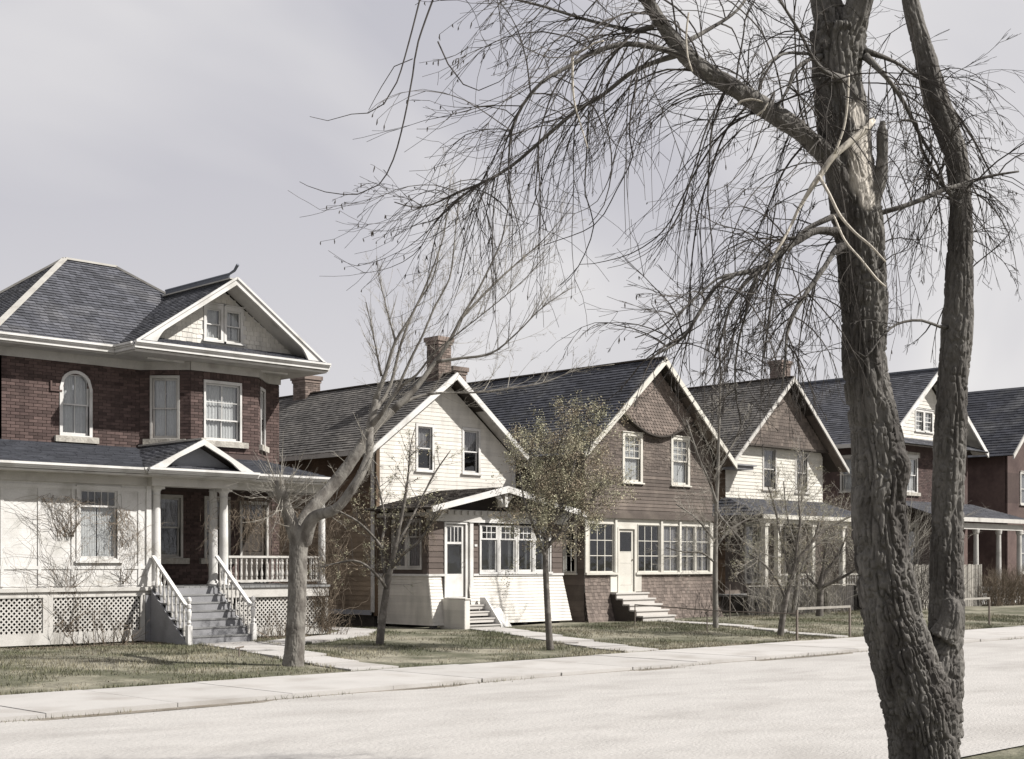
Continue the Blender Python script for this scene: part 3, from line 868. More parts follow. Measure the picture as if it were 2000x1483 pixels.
def baluster(x, y, z0, h, parent):
    global BAL
    if BAL is None:
        r = .024
        pr = [(r, 0), (r, .12), (r * .6, .13), (r * 1.35, .20), (r * 1.5, .28), (r * 1.0, .40), (r * .6, .50), (r * .55, .55), (r * .8, .60), (r * .6, .64), (r * 1.3, .74), (r * 1.2, .78), (r * .6, .86), (r, .87), (r, 1)]
        q = MB().lathe((0, 0, 0), [(a, b * .50) for a, b in pr], 8)
        BAL = bpy.data.meshes.new('baluster'); BAL.from_pydata(q.v, [], q.f); BAL.materials.append(M['offwhite'])
    o = place('baluster', BAL, parent, (x, y, z0)); o.scale = (.95, .95, h / .50)
    return o
# porch balustrade
MB().cube(17.97, 20.56, 27.56, 27.65, 1.97, 2.02).build('handrail', 'offwhite', H1)
MB().cube(17.97, 20.56, 27.57, 27.64, 1.41, 1.46).build('bottom_rail', 'offwhite', H1)
x = 18.05
while x < 20.55:
    baluster(x, 27.605, 1.46, .51, H1); x += .142
MB().cube(20.60, 20.68, 27.68, 29.76, 1.97, 2.02).build('handrail', 'offwhite', H1)
MB().cube(20.61, 20.67, 27.68, 29.76, 1.41, 1.46).build('bottom_rail', 'offwhite', H1)
y = 27.8
while y < 29.7:
    baluster(20.64, y, 1.46, .51, H1); y += .142
# stair rails
for x in (16.0, 17.62):
    MB().strip([(x, 27.52, 2.00), (x, 26.14, .92)], .085, .05).build('handrail', 'white', H1)
    for i in range(8):
        t = (i + .5) / 8
        y = 27.45 - 1.28 * t
        zt = 1.96 - 1.00 * t * 1.02
        zb = 1.30 - 1.05 * t
        baluster(x, y, zb - .02, zt - zb - .02, H1)
    r = .055
    MB().cube(x - r, x + r, 26.00, 26.00 + 2 * r, .08, .52).lathe((x, 26.00 + r, .52), [(.05, 0), (.035, .02), (.052, .06), (.034, .12), (.055, .22), (.058, .30), (.035, .36), (.05, .38), (.05, .44), (.028, .46), (.045, .49), (.058, .53), (.05, .58), (.02, .61)], 12).build('newel_post', 'white', H1, smooth=False)
# small porch things in view: dim far side window trims
# ================================================================ the white clapboard house
H2 = thing('clapboard_house', (27, 30.2, 0), 'white clapboard gabled house with brown side and low glazed porch, beside the red brick house', 'house', 'houses along the street')
f2 = front(30.2)
X0, X1 = 24.35, 29.75; RX, RZ = 26.98, 7.26
u1 = (25.93, 26.47, 4.50, 5.72); u2 = (27.70, 28.28, 4.50, 5.72)
gpoly = [(X0, .4), (X1, .4), (X1, 5.02), (RX, 7.08), (X0, 5.08)]
wall(f2, gpoly, [u1, u2], 'wall', 'white', H2)
siding(f2, [(X0, 3.3), (X1, 3.3), (X1, 5.02), (RX, 7.08), (X0, 5.08)], [(h[0] - .08, h[1] + .08, h[2] - .07, h[3] + .09) for h in (u1, u2)], .115, 'white_board', H2, butt=.013)
wall(left(X0), [(30.08, .4), (38.2, .4), (38.2, 5.08), (30.08, 5.08)], [], 'wall', 'brown_board', H2)
siding(left(X0), [(30.2, .55), (38.2, .55), (38.2, 3.25), (30.2, 3.25)], [], .135, 'tan_board', H2)
siding(left(X0), [(30.2, 3.25), (38.2, 3.25), (38.2, 5.05), (30.2, 5.05)], [], .135, 'brown_board', H2)
wall(right(X1), [(30.2, .4), (38.2, .4), (38.2, 5.0), (30.2, 5.0)], [], 'wall', 'white', H2)
wall(rear(38.2), gpoly, [], 'wall', 'white', H2)
MB().cube(X0 + .05, X1 - .05, 30.25, 38.15, 0, .42).build('foundation', 'found', H2)
MB().cube(X0 + .1, X1 - .1, 30.3, 38.1, .5, .6).build('house_floor', 'dark_wood', H2)
cb = MB().box(f2, X0 - .03, X0 + .10, .01, .05, 3.3, 5.05).box(f2, X1 - .10, X1 + .03, .01, .05, 3.3, 5.0)
cb.box(left(X0), 30.15, 30.27, .01, .05, .5, 5.03)
cb.build('corner_board', 'white', H2)
MB().box(left(X0), 30.28, 38.2, -.02, .07, .42, .55).build('water_table', 'bluegrey', H2)
for h in (u1, u2):
    window(H2, f2, *h, trim=.075, cur='drape_dark', curz=.45, head=.08, split=.5, sash=.04)
RF = 29.72
L0, R0, ZL, ZRr = 23.86, 30.06, 4.94, 4.90
roof([(L0, RF, ZL), (L0, 38.5, ZL), (RX, 38.5, RZ), (RX, RF, RZ)], 'shingle_warm', H2, .135, .15)
roof([(R0, RF, ZRr), (R0, 38.5, ZRr), (RX, 38.5, RZ), (RX, RF, RZ)], 'shingle_warm', H2, .135, .15)
MB().strip([(RX, RF, RZ + .03), (RX, 38.5, RZ + .03)], .14, .04).build('ridge_cap', 'dark_wood', H2)
def gable_rakes(parent, Y, x0, x1, xr, z0, z1, zr, m='white', w_=.15, t=.05, over=.02):
    for (xa, za), (xb, zb) in (((x0, z0), (xr, zr)), ((x1, z1), (xr, zr))):
        MB().prism(front(Y), [(xa, za + .02), (xb, zb + .03), (xb, zb - w_ * 1.15), (xa, za - w_)], -.001, t).build('rake_board', m, parent)
gable_rakes(H2, RF, L0, R0, RX, ZL, ZRr, RZ)
def rake_soffit(parent, Ya, Yb, x0, x1, xr, z0, z1, zr, m='offwhite', dz=.06):
    for xa, za in ((x0, z0), (x1, z1)):
        MB().hexa([(xa, Ya, za - dz), (xr, Ya, zr - dz), (xr, Yb, zr - dz), (xa, Yb, za - dz),
                   (xa, Ya, za - dz + .006), (xr, Ya, zr - dz + .006), (xr, Yb, zr - dz + .006), (xa, Yb, za - dz + .006)]).build('soffit', m, parent)
rake_soffit(H2, RF + .003, 30.2, L0 + .01, R0 - .01, RX, ZL, ZRr, RZ)
MB().box(left(L0), RF, 38.5, -.01, .03, ZL - .14, ZL + .0).build('fascia', 'offwhite', H2)
MB().box(right(R0), RF, 38.5, -.01, .03, ZRr - .14, ZRr).build('fascia', 'offwhite', H2)
def chimney(parent, x0, x1, y0, y1, z0, z1, m='brick_pale', cap=True):
    MB().cube(x0, x1, y0, y1, z0, z1).build('chimney', 'mortar', parent)
    for fr, a, b in ((front(y0), x0, x1), (left(x0), y0, y1), (right(x1), y0, y1)):
        bricks(fr, a, b, z0, z1 - .22, [], m, parent, 0, .19, .06, .01, .012)
    if cap:
        c = MB().cube(x0 - .035, x1 + .035, y0 - .035, y1 + .035, z1 - .22, z1 - .13).cube(x0 - .07, x1 + .07, y0 - .07, y1 + .07, z1 - .128, z1 - .0)
        c.build('chimney_cap', m, parent)
        MB().cube(x0 + .12, x1 - .12, y0 + .12, y1 - .12, z1 - .01, z1 + .015).build('flue', 'black', parent)
chimney(H2, 26.74, 27.22, 30.22, 30.72, 6.8, 8.36)
chimney(H2, 28.12, 28.62, 31.1, 31.6, 5.8, 7.72)
chimney(H2, 26.72, 27.3, 36.6, 37.25, 6.8, 7.85)

# porch
PX0, PX1, PYF = 24.42, 29.54, 28.0
fp2 = front(PYF)
doorh = (25.02, 25.70, .92, 2.92)
wins = [(26.30, 26.92), (27.03, 27.63), (27.74, 28.30), (28.41, 29.02)]
wh = [(a, b, 1.60, 2.90) for a, b in wins]
wall(fp2, [(PX0, .9), (PX1, .9), (PX1, 2.95), (PX0, 2.95)], [doorh] + wh, 'porch_wall', 'brown_wide', H2, .10)
side_w = [(28.30, 28.82, 1.72, 2.98), (28.92, 29.44, 1.72, 2.98)]
wall(left(PX0), [(28.1, .9), (30.1, .9), (30.1, 3.2), (28.1, 3.2)], side_w, 'porch_wall', 'brown_wide', H2, .10)
wall(right(PX1), [(28.1, .2), (30.1, .2), (30.1, 3.2), (28.1, 3.2)], [], 'porch_wall', 'brown_wide', H2, .10)
siding(fp2, [(PX0, 1.56), (PX1, 1.56), (PX1, 2.93), (PX0, 2.93)], [(24.98, 26.02, 0, 5)] + [(26.2, 29.12, 0, 5)], .15, 'brown_wide', H2)
siding(left(PX0), [(28.0, 1.56), (30.1, 1.56), (30.1, 3.1), (28.0, 3.1)], [(28.20, 29.54, 1.6, 3.05)], .15, 'brown_wide', H2)
# battered (outward sloping) base, board by board
def flare(zz, z0, z1, k): return k * ((z1 - zz) / (z1 - z0)) ** 1.0
def batter(fr, ua, ub, z0, z1, k, cutseg, m, parent, endl=0, endr=0, expo=.085, ke=None):
    n = round((z1 - z0) / expo); e = (z1 - z0) / n
    for i in range(n):
        za, zb = z0 + i * e, z0 + (i + 1) * e
        da, db = flare(za, z0, z1, k), flare(zb, z0, z1, k)
        for a, b in (cut([(ua, ub)], *cutseg) if cutseg else [(ua, ub)]):
            ea, eb = (flare(za, z0, z1, ke), flare(zb, z0, z1, ke)) if ke else (da, db)
            a0, a1 = (a - endl * ea, a - endl * eb) if a == ua else (a, a)
            b0, b1 = (b + endr * da, b + endr * db) if b == ub else (b, b)
            MB().hexa([fr.w(a0, da - .02, za), fr.w(b0, da - .02, za), fr.w(b0, da + .018, za), fr.w(a0, da + .018, za),
                       fr.w(a1, db - .02, zb), fr.w(b1, db - .02, zb), fr.w(b1, db + .004, zb + .004), fr.w(a1, db + .004, zb + .004)]).build('board', m, parent)
batter(fp2, PX0, PX1, .20, 1.50, .20, (24.86, 25.84), 'white_board', H2, endl=0, endr=1)
batter(left(PX0), 28.0, 30.1, .20, 1.50, .002, None, 'white_board', H2, endl=1, ke=.20)
batter(right(PX1), 28.0, 30.1, .20, 1.50, .20, None, 'white_board', H2, endl=1)
MB().box(fp2, PX0 - .03, 24.96, -.01, .05, 1.50, 1.56).box(fp2, 26.02, PX1 + .03, -.01, .05, 1.50, 1.56).box(left(PX0), 28.0, 30.1, -.01, .05, 1.50, 1.56).build('water_table', 'white', H2)
for x in (24.6, 26.4, 28.0, 29.3):
    MB().cube(x, x + .15, 28.02, 28.17, -.02, .22).build('pier', 'grey_paint', H2)
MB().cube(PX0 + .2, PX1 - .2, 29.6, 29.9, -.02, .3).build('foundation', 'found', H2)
MB().cube(PX0, PX1, 28.02, 30.1, .84, .90).build('porch_floor', 'tread', H2)
for (a, b, c, d) in wh:
    window(H2, fp2, a, b, c, d, trim=.045, grid=((3, 2), (1, 1)), split=.70, cur=None, head=.05, sash=.05, rec=.0, sill=False, mw=.022)
MB().box(fp2, 26.22, 29.10, -.02, .07, 1.54, 1.60).build('window_sill', 'white', H2)
MB().box(fp2, 26.22, 29.10, -.02, .035, 2.90, 2.96).build('window_head', 'white', H2)
for (a, b, c, d) in side_w:
    window(H2, left(PX0), a, b, c, d, trim=.045, grid=((3, 2), (1, 1)), split=.66, cur='drape_dark', head=.05, sash=.045, rec=.0, sill=False, tm='offwhite')
# half drawn curtains inside the four front windows
for (a, b, c, d), q in zip(wh, (.30, .22, .25, .3)):
    folds(fp2, b - q * .5, b - .02, c, d, -.16, 'drape', H2, .012, .06)
MB().lathe((26.55, 28.5, 1.30), [(.01, 0), (.19, .02), (.21, .30), (.18, .48), (.09, .58), (.01, .60)], 14).build('chair_back', 'dark_wood', H2, smooth=True)
# door with four lights above
dm = MB(); ring(dm, fp2, 24.96, 25.78, .90, 2.95, .06, .03, .05, -.10, .045); DF = dm.build('door_frame', 'white', H2)
dd = MB(); ring(dd, fp2, 25.03, 25.69, .94, 2.88, .07, .62, .06, -.05, -.01)
dd.box(fp2, 25.10, 25.62, -.045, -.015, 2.36, 2.42); pane_grid(dd, fp2, 25.10, 25.62, 2.42, 2.82, 4, 1, -.045, -.015, .022)
DO = dd.build('door', 'white', H2)
MB().box(fp2, 25.10, 25.62, -.035, -.03, 1.56, 2.82).build('pane', 'glass', DO)
MB().tube([(25.655, 28.02, 1.74), (25.655, 27.95, 1.76), (25.655, 27.95, 1.86), (25.655, 28.02, 1.88)], [.008] * 4, 5).build('handle', 'iron', DO)
MB().box(fp2, 25.781, 25.86, -.02, .02, .92, 2.95).build('door_panel', 'offwhite', H2)
MB().box(fp2, 25.861, 25.98, -.02, .07, .92, 2.97).build('door_post', 'white', H2)
MB().box(fp2, 26.06, 26.16, .026, .036, 2.30, 2.36).build('number_plate', 'white', H2)
# frieze board with arch trim, dentils
MB().box(front(27.93), PX0 - .05, PX1 + .05, -.10, .0, 2.965, 3.28).build('frieze', 'offwhite', H2)
MB().box(left(PX0 - .02), 27.95, 30.1, 0, .04, 3.10, 3.20).build('frieze', 'offwhite', H2)
for i in range(20):
    x = PX0 + .12 + i * .245
    MB().box(front(27.93), x, x + .12, .002, .045, 3.15, 3.255).build('dentil', 'offwhite', H2)
n = 14; ap = []
for i in range(n):
    t0, t1 = i / n, (i + 1) / n
    xa, xb = 25.8 + 3.3 * t0, 25.8 + 3.3 * t1
    za, zb = 2.955 + .14 * math.sin(math.pi * t0), 2.955 + .14 * math.sin(math.pi * t1)
    ap.append((xa, xb, za, zb))
q = MB()
for xa, xb, za, zb in ap: q.prism(front(27.93), [(xa, 2.95), (xb, 2.95), (xb, zb), (xa, za)], .003, .03)
q.build('arch_trim', 'white', H2)
# low porch gable
GXL, GXR, GXC = 24.02, 29.92, 26.78
GZ0, GZC = 3.30, 3.92
roof([(GXL, 27.42, GZ0), (GXL, 30.19, GZ0), (GXC, 30.19, GZC), (GXC, 27.42, GZC)], 'shingle_brown', H2, .14, .18)
roof([(GXR, 27.42, GZ0), (GXR, 30.19, GZ0), (GXC, 30.19, GZC), (GXC, 27.42, GZC)], 'shingle_brown', H2, .14, .18)
gable_rakes(H2, 27.42, GXL, GXR, GXC, GZ0, GZ0, GZC, 'white', .13, .05)
wall(front(28.1), [(PX0, 3.28), (PX1, 3.28), (GXC, 3.86)], [], 'tympanum', 'dark_wood', H2, .05)  # dark sheet painted in for the shaded void under the porch gable
MB().cube(PX0, PX1, 28.16, 30.1, 3.20, 3.26).build('porch_ceiling', 'dark_wood', H2)
kb = MB().box(front(27.46), GXC - .05, GXC + .05, -.3, .0, 3.38, 3.80)
for s in (-1, 1):
    kb.prism(front(27.50), [(GXC + s * .05, 3.42), (GXC + s * .30, 3.66), (GXC + s * .24, 3.74), (GXC + s * .05, 3.56)], -.10, -.02)
kb.build('gable_bracket', 'white', H2)
for x in (24.55, 29.40):
    MB().box(front(27.93), x, x + .09, 0, .46, 3.26, 3.34).prism(left(x), [(27.93, 2.98), (27.85, 2.98), (27.50, 3.26), (27.93, 3.26)], -.08, -.01).build('eave_bracket', 'white', H2)
# stair block
bx = MB().cube(24.80, 24.97, 26.98, 27.96, .04, .90).cube(24.78, 24.99, 26.95, 27.8, .902, .93)
bx.build('stair_cheek', 'white_board', H2)
for i in range(9):
    MB().box(left(24.80), 26.99, 27.80, .003, .016, .06 + i * .093, .148 + i * .093).build('board', 'white_board', H2)
MB().prism(left(26.10), [(27.8, .04), (27.8, .92), (27.60, .92), (26.98, .22), (26.98, .04)], -.06, .0).build('stair_cheek', 'white', H2)
for i in range(5):
    z = .90 - .17 * (i + 1); y = 27.80 - .20 * i
    MB().cube(24.972, 26.098, y - .20, y + .1, z - .12, z + .0 - .03).cube(24.972, 26.098, y - .225, y, z - .03, z).build('step', 'step_conc', H2)
MB().cube(24.86, 26.20, 26.70, 26.96, -.02, .12).build('step', 'step_conc', H2)
lb = MB().hexa([(26.16, 27.35, .05), (27.0, 27.42, .05), (27.0, 27.45, .05), (26.16, 27.38, .05),
                (26.16, 27.62, .62), (26.72, 27.66, .64), (26.72, 27.69, .64), (26.16, 27.65, .62)]).build('leaning_board', 'white')
tag(lb, 'pale board leaning against the white porch base right of the steps', 'board')

# ================================================================ the brown shingled house
H3 = thing('shingled_house', (33.6, 28, 0), 'brown shingled gabled house with bowed fish-scale gable and white-framed glazed porch', 'house', 'houses along the street')
f3 = front(28.0)
A0, A1, AX, AZ = 30.5, 36.62, 33.60, 8.14
v1 = (32.28, 33.02, 4.34, 5.72); v2 = (34.60, 35.34, 4.34, 5.74)
g3 = [(A0, 3.30), (A1, 3.30), (A1, 5.30), (AX, 7.85), (A0, 5.25)]
wall(f3, g3, [v1, v2], 'wall', 'brown_shingle', H3)
HS = [(h[0] - .1, h[1] + .1, h[2] - .09, h[3] + .1) for h in (v1, v2)]
siding(f3, [(A0, 3.36), (A1, 3.36), (A1, 4.66), (A0, 4.66)], HS, .105, 'brown_shingle', H3)
wall_shingles(f3, [(A0, 4.66), (A1, 4.66), (A1, 5.28), (36.1, 5.9), (31.15, 5.9), (A0, 5.23)], HS, .095, .12, 'brown_shingle', H3, 'wall_shingle_course', jag=.022)
wall_shingles(f3, [(31.15, 5.9), (36.1, 5.9), (AX, 7.8)], HS, .095, .12, 'brown_shingle', H3, 'wall_shingle_course', jag=.01)
# bowed gable panel projecting over the wall, lower edge a hanging arc
bp = []
K = 18
for i in range(K + 1):
    t = i / K
    x = 32.10 + 3.32 * t
    bp.append((x, 6.36 - .56 * math.sin(math.pi * t)))
fpn = front(27.84)
q = MB()
for i in range(K):
    (xa, za), (xb, zb) = bp[i], bp[i + 1]
    ta = 7.90 - .82 * abs(xa - AX); tb = 7.90 - .82 * abs(xb - AX)
    q.hexa([fpn.w(xa, -.15, za), fpn.w(xb, -.15, zb), fpn.w(xb, 0, zb), fpn.w(xa, 0, za),
            fpn.w(xa, -.15, ta), fpn.w(xb, -.15, tb), fpn.w(xb, 0, tb), fpn.w(xa, 0, ta)])
q.build('bowed_gable', 'scale', H3)
z = 5.74; i = 0
while z < 7.78:
    e = .095; mb = MB(); u = 31.9 - (.07 if i % 2 else 0)
    while u < 35.7:
        a, b = u, u + .135; u += .14; mid = (a + b) / 2
        if not (32.12 < mid < 35.4): continue
        t = (mid - 32.10) / 3.32
        lo_ = 6.36 - .56 * math.sin(math.pi * t) - .01
        if z < lo_ or z + .4 * e > 7.86 - .82 * abs(mid - AX): continue
        qd = [(a, z + .04), (a + .03, z + .01), (mid, z), (b - .03, z + .01), (b, z + .04)]
        vs = [fpn.w(x, .018, zz) for x, zz in qd] + [fpn.w(b, .005, z + e + .01), fpn.w(a, .005, z + e + .01)] + [fpn.w(x, .001, zz) for x, zz in qd]
        mb.add(vs, [tuple(range(7))] + [(j, j + 1, 8 + j, 7 + j) for j in range(4)])
    if mb.f: mb.build('scale_course', 'scale', H3, kind='stuff')
    z += e; i += 1
q = MB()
for i in range(K):
    (xa, za), (xb, zb) = bp[i], bp[i + 1]
    q.prism(fpn, [(xa, za - .05), (xb, zb - .05), (xb, zb), (xa, za)], -.15, .03)
q.build('gable_moulding', 'dark_wood', H3)
for h in (v1, v2):
    window(H3, f3, *h, trim=.10, grid=((3, 3), (1, 1)), cur='drape', curz=0, head=.10, tm='cream', split=.52, sash=.045, rec=.03)
wall(left(A0), [(28.1, 0.05), (37.5, 0.05), (37.5, 5.2), (28.1, 5.2)], [(28.35, 28.85, 1.56, 3.02)], 'wall', 'brown_shingle', H3)
wall(right(A1), [(28.1, 0.05), (37.5, 0.05), (37.5, 5.2), (28.1, 5.2)], [], 'wall', 'brown_shingle', H3)
wall(rear(37.5), [(A0, 0.05), (A1, 0.05), (A1, 5.3), (AX, 7.85), (A0, 5.25)], [], 'wall', 'brown_shingle', H3)
siding(left(A0), [(28.0, .1), (37.5, .1), (37.5, 5.0), (28.0, 5.0)], [(28.25, 28.95, 1.46, 3.12)], .16, 'brown_shingle', H3)
window(H3, left(A0), 28.37, 28.83, 1.58, 3.0, trim=.07, grid=((2, 3), (2, 3)), split=0, cur=None, tm='cream', head=.07, sash=.03)
RY3 = 27.48
roof([(29.92, RY3, 5.02), (29.92, 37.9, 5.02), (AX, 37.9, AZ), (AX, RY3, AZ)], 'shingle_dark', H3, .15, .17)
roof([(37.22, RY3, 5.06), (37.22, 37.9, 5.06), (AX, 37.9, AZ), (AX, RY3, AZ)], 'shingle_dark', H3, .15, .17)
MB().strip([(AX, RY3, AZ + .03), (AX, 37.9, AZ + .03)], .16, .05).build('ridge_cap', 'dark_wood', H3)
gable_rakes(H3, RY3, 29.92, 37.22, AX, 5.02, 5.06, AZ, 'cream', .16, .05)
rake_soffit(H3, RY3 + .003, 28.0, 29.94, 37.2, AX, 5.02, 5.06, AZ, 'brown_shingle')
MB().box(left(29.92), RY3, 37.9, -.01, .03, 4.88, 5.02).build('fascia', 'dark_wood', H3)
# glazed porch under the upper floor
MB().box(f3, A0 - .06, A1 + .06, -.1, .10, 3.20, 3.355).build('belt_course', 'brown_shingle', H3)
bays = [(30.72, 31.80, 3), (32.92, 33.95, 3), (34.14, 34.88, 2), (35.0, 35.70, 2), (35.80, 36.45, 2)]
doorw = (31.98, 32.70, .98, 2.88)
wall(f3, [(A0, .98), (A1, .98), (A1, 3.2), (A0, 3.2)], [(a, b, 1.58, 3.02) for a, b, _ in bays] + [doorw], 'porch_wall', 'cream', H3, .08)
for a, b, nx in bays:
    window(H3, f3, a, b, 1.58, 3.02, trim=.02, grid=((nx, 3), (1, 1)), split=0, cur='drape_dark' if a > 34 else None, head=.02, tm='cream', sash=.03, rec=.015, sill=False, mw=.022, dproud=.02)
pc = MB()
for x in (A0 + .0, 31.83, 33.98, 34.90, 36.47):
    MB().box(f3, x, x + (.15 if x in (A0, 36.47) else .09), .012, .05, 1.57, 3.16).build('porch_post', 'cream', H3)
pc.box(f3, A0, 31.93, .0, .10, 1.50, 1.566).box(f3, 32.76, A1 + .02, .0, .10, 1.50, 1.566)
pc.build('sill_board', 'cream', H3)
dm = MB(); ring(dm, f3, 31.93, 32.76, .96, 2.93, .055, .02, .05, -.08, .06); DF3 = dm.build('door_frame', 'cream', H3)
dd = MB(); ring(dd, f3, 31.99, 32.69, .98, 2.87, .08, .20, .08, -.03, .01)
for k in range(3): dd.box(f3, 32.07, 32.61, -.025, .004, 1.185 + k * .34, 1.185 + k * .34 + .31); dd.box(f3, 32.07, 32.61, -.03, .008, 1.497 + k * .34, 1.523 + k * .34)
DO3 = dd.build('door', 'cream', H3)
MB().box(f3, 32.07, 32.61, -.015, -.01, 2.2, 2.79).build('pane', 'glass', DO3)
MB().lathe((32.64, 27.97, 1.95), [(0, -.025), (.022, -.01), (.022, .012), (0, .025)], 8).build('handle', 'iron', DO3)
MB().box(f3, 31.62, 31.925, .01, .04, .98, 1.49).build('door_side_panel', 'cream', H3)
MB().box(f3, 32.765, 33.05, .01, .04, .98, 1.49).build('door_side_panel', 'cream', H3)
# flared shingled base
wall(f3, [(A0, .04), (A1, .04), (A1, .975), (A0, .975)], [], 'porch_base', 'brown_shingle', H3, .1)
for (ua, ub) in ((A0, 31.60), (33.06, A1)):
    n = 14; e = (1.49 - .06) / n
    for i in range(n):
        za, zb = .06 + i * e, .06 + (i + 1) * e
        k = .28; da, db = k * ((1.49 - za) / 1.43) ** 2, k * ((1.49 - zb) / 1.43) ** 2
        mb = MB(); hi = ub + (da if ub == A1 else 0); lo = ua - (da * .4 if ua == A0 else 0); u = lo
        while u < hi - .02:
            w_ = .13 * rnd.uniform(.7, 1.3); a, b = u, min(u + w_, hi); u += w_
            j = rnd.uniform(-.012, .012)
            mb.add([f3.w(a + .003, da + .020, za + j), f3.w(b - .003, da + .020, za + j), f3.w(b - .003, db + .006, zb + .01), f3.w(a + .003, db + .006, zb + .01),
                    f3.w(a + .003, da + .002, za + j), f3.w(b - .003, da + .002, za + j)], [(0, 1, 2, 3), (0, 4, 5, 1)])
        mb.build('wall_shingle_course', 'scale', H3, kind='stuff')
MB().prism(right(A1), [(28.0, .05), (27.70, .05), (27.86, .5), (27.98, 1.0), (28.0, 1.45)], -.1, .0).build('base_flare', 'scale', H3)
# broad stepped stairs
for i in range(5):
    z = .96 - .165 * i
    y = 28.0 - .26 * i
    sxl, sxr = 31.58, 33.12
    MB().cube(sxl + .03, sxr - .03, y - .26, 27.985 if i == 0 else y + .1, z - .165 if i < 4 else .0, z - .045).build('riser', 'step_conc', H3)
    MB().cube(sxl, sxr, y - .30, 27.99 if i == 0 else y - .0, z - .043, z).build('tread', 'step_conc', H3)
MB().prism(left(31.60), [(27.95, .02), (27.95, .90), (27.72, .90), (27.72, .74), (27.46, .74), (27.46, .57), (27.2, .57), (27.2, .41), (26.94, .41), (26.94, .25), (26.69, .25), (26.69, .02)], -.02, .035).build('stringer', 'dark_wood', H3)
MB().cube(A0 + .1, A1 - .1, 28.1, 37.4, .9, .97).build('house_floor', 'dark_wood', H3)

# ================================================================ the cream house with a brown gable
H4 = thing('cream_house', (43.1, 30, 0), 'pale clapboard house with brown upper gable, brick chimney and open front porch', 'house', 'houses along the street')
f4 = front(30.0)
B0, B1, BX, BZ = 40.0, 46.1, 43.25, 8.62
w1 = (42.28, 43.0, 4.56, 6.0); w2 = (44.35, 45.05, 4.52, 5.95)
wall(f4, [(B0, .1), (B1, .1), (B1, 3.6), (B0, 3.6)], [(41.2, 42.0, 1.2, 3.2), (43.6, 44.5, 1.0, 3.1)], 'wall', 'brown_shingle', H4)  # brown put on this wall to deepen the shade behind the porch
wall(f4, [(B0, 3.603), (B1, 3.603), (B1, 5.9), (BX, 8.2), (B0, 5.6)], [w1, w2], 'wall', 'cream', H4)
siding(f4, [(B0, 3.9), (B1, 3.9), (B1, 5.9), (45.9, 6.12), (40.6, 6.12), (B0, 5.6)], [(h[0] - .1, h[1] + .1, h[2] - .1, h[3] + .1) for h in (w1, w2)], .125, 'cream', H4)
for h in (w1, w2): window(H4, f4, *h, trim=.09, cur='drape_dark', curz=.5, head=.09, tm='offwhite', split=.5)
window(H4, f4, 41.2, 42.0, 1.2, 3.2, trim=.08, cur='drape_dark', head=.09, tm='offwhite')
dm = MB(); ring(dm, f4, 43.55, 44.55, 1.0, 3.12, .08, .02, .08, -.08, .05); dj = dm.build('door_frame', 'offwhite', H4)
MB().box(f4, 43.64, 44.46, -.06, -.02, 1.02, 3.03).build('door', 'dark_wood', H4)
# brown upper gable, jutting forward over the wall
gp4 = [(40.55, 6.12), (45.95, 6.12), (BX, 8.34)]
wall(front(29.72), gp4, [], 'gable_wall', 'brown_shingle', H4, .25)
wall_shingles(front(29.72), gp4, [], .12, .14, 'brown_shingle', H4, 'wall_shingle_course', jag=.012)
MB().box(front(29.72), 40.4, 46.1, -.3, .04, 6.04, 6.115).build('belt_course', 'dark_wood', H4)
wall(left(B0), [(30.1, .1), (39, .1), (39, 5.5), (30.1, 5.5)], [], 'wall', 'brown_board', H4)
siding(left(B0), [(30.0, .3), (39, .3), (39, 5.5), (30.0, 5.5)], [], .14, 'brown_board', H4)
wall(right(B1), [(30.1, .1), (39, .1), (39, 5.8), (30.1, 5.8)], [], 'wall', 'cream', H4)
wall(rear(39), [(B0, .1), (B1, .1), (B1, 5.9), (BX, 8.2), (B0, 5.6)], [], 'wall', 'cream', H4)
RY4 = 29.35
roof([(39.55, RY4, 5.35), (39.55, 39.4, 5.35), (BX, 39.4, BZ), (BX, RY4, BZ)], 'shingle_warm', H4, .15, .17)
roof([(46.9, RY4, 5.40), (46.9, 39.4, 5.40), (BX, 39.4, BZ), (BX, RY4, BZ)], 'slate', H4, .15, .17)
gable_rakes(H4, RY4, 39.55, 46.9, BX, 5.35, 5.40, BZ, 'offwhite', .13, .05)
rake_soffit(H4, RY4 + .003, 29.74, 39.57, 46.88, BX, 5.35, 5.40, BZ, 'brown_shingle')
MB().cube(39.7, 40.7, 29.3, 29.9, 5.12, 5.24).cube(39.62, 40.8, 29.22, 29.9, 5.243, 5.30).build('eave_return', 'grey_paint', H4)
MB().strip([(BX, RY4, BZ + .03), (BX, 39.4, BZ + .03)], .16, .05).build('ridge_cap', 'dark_wood', H4)
chimney(H4, 43.85, 44.42, 30.3, 30.82, 8.0, 9.42, 'brick_pale')
# porch
roof([(39.3, 27.9, 3.50), (46.3, 27.9, 3.50), (46.0, 29.98, 4.16), (40.0, 29.98, 4.16)], 'slate', H4, .15, .2)
roof([(39.3, 27.9, 3.50), (39.3, 30.9, 3.50), (40.0, 29.98, 4.16)], 'slate', H4, .15, .2)
MB().box(front(27.9), 39.25, 46.35, 0, .06, 3.36, 3.50).build('gutter', 'cream', H4)
MB().cube(39.5, 46.1, 28.02, 28.2, 3.22, 3.40).build('entablature', 'cream', H4)
MB().cube(39.4, 46.2, 27.95, 29.97, 3.40, 3.44).build('porch_ceiling', 'dark_wood', H4)
for x in (39.6, 40.35, 42.45, 44.4, 45.95):
    MB().cube(x, x + .17, 28.02, 28.19, .8, 3.22).cube(x - .04, x + .21, 27.98, 28.23, 3.12, 3.218).cube(x - .04, x + .21, 27.98, 28.23, .74, .90).build('porch_post', 'cream', H4)
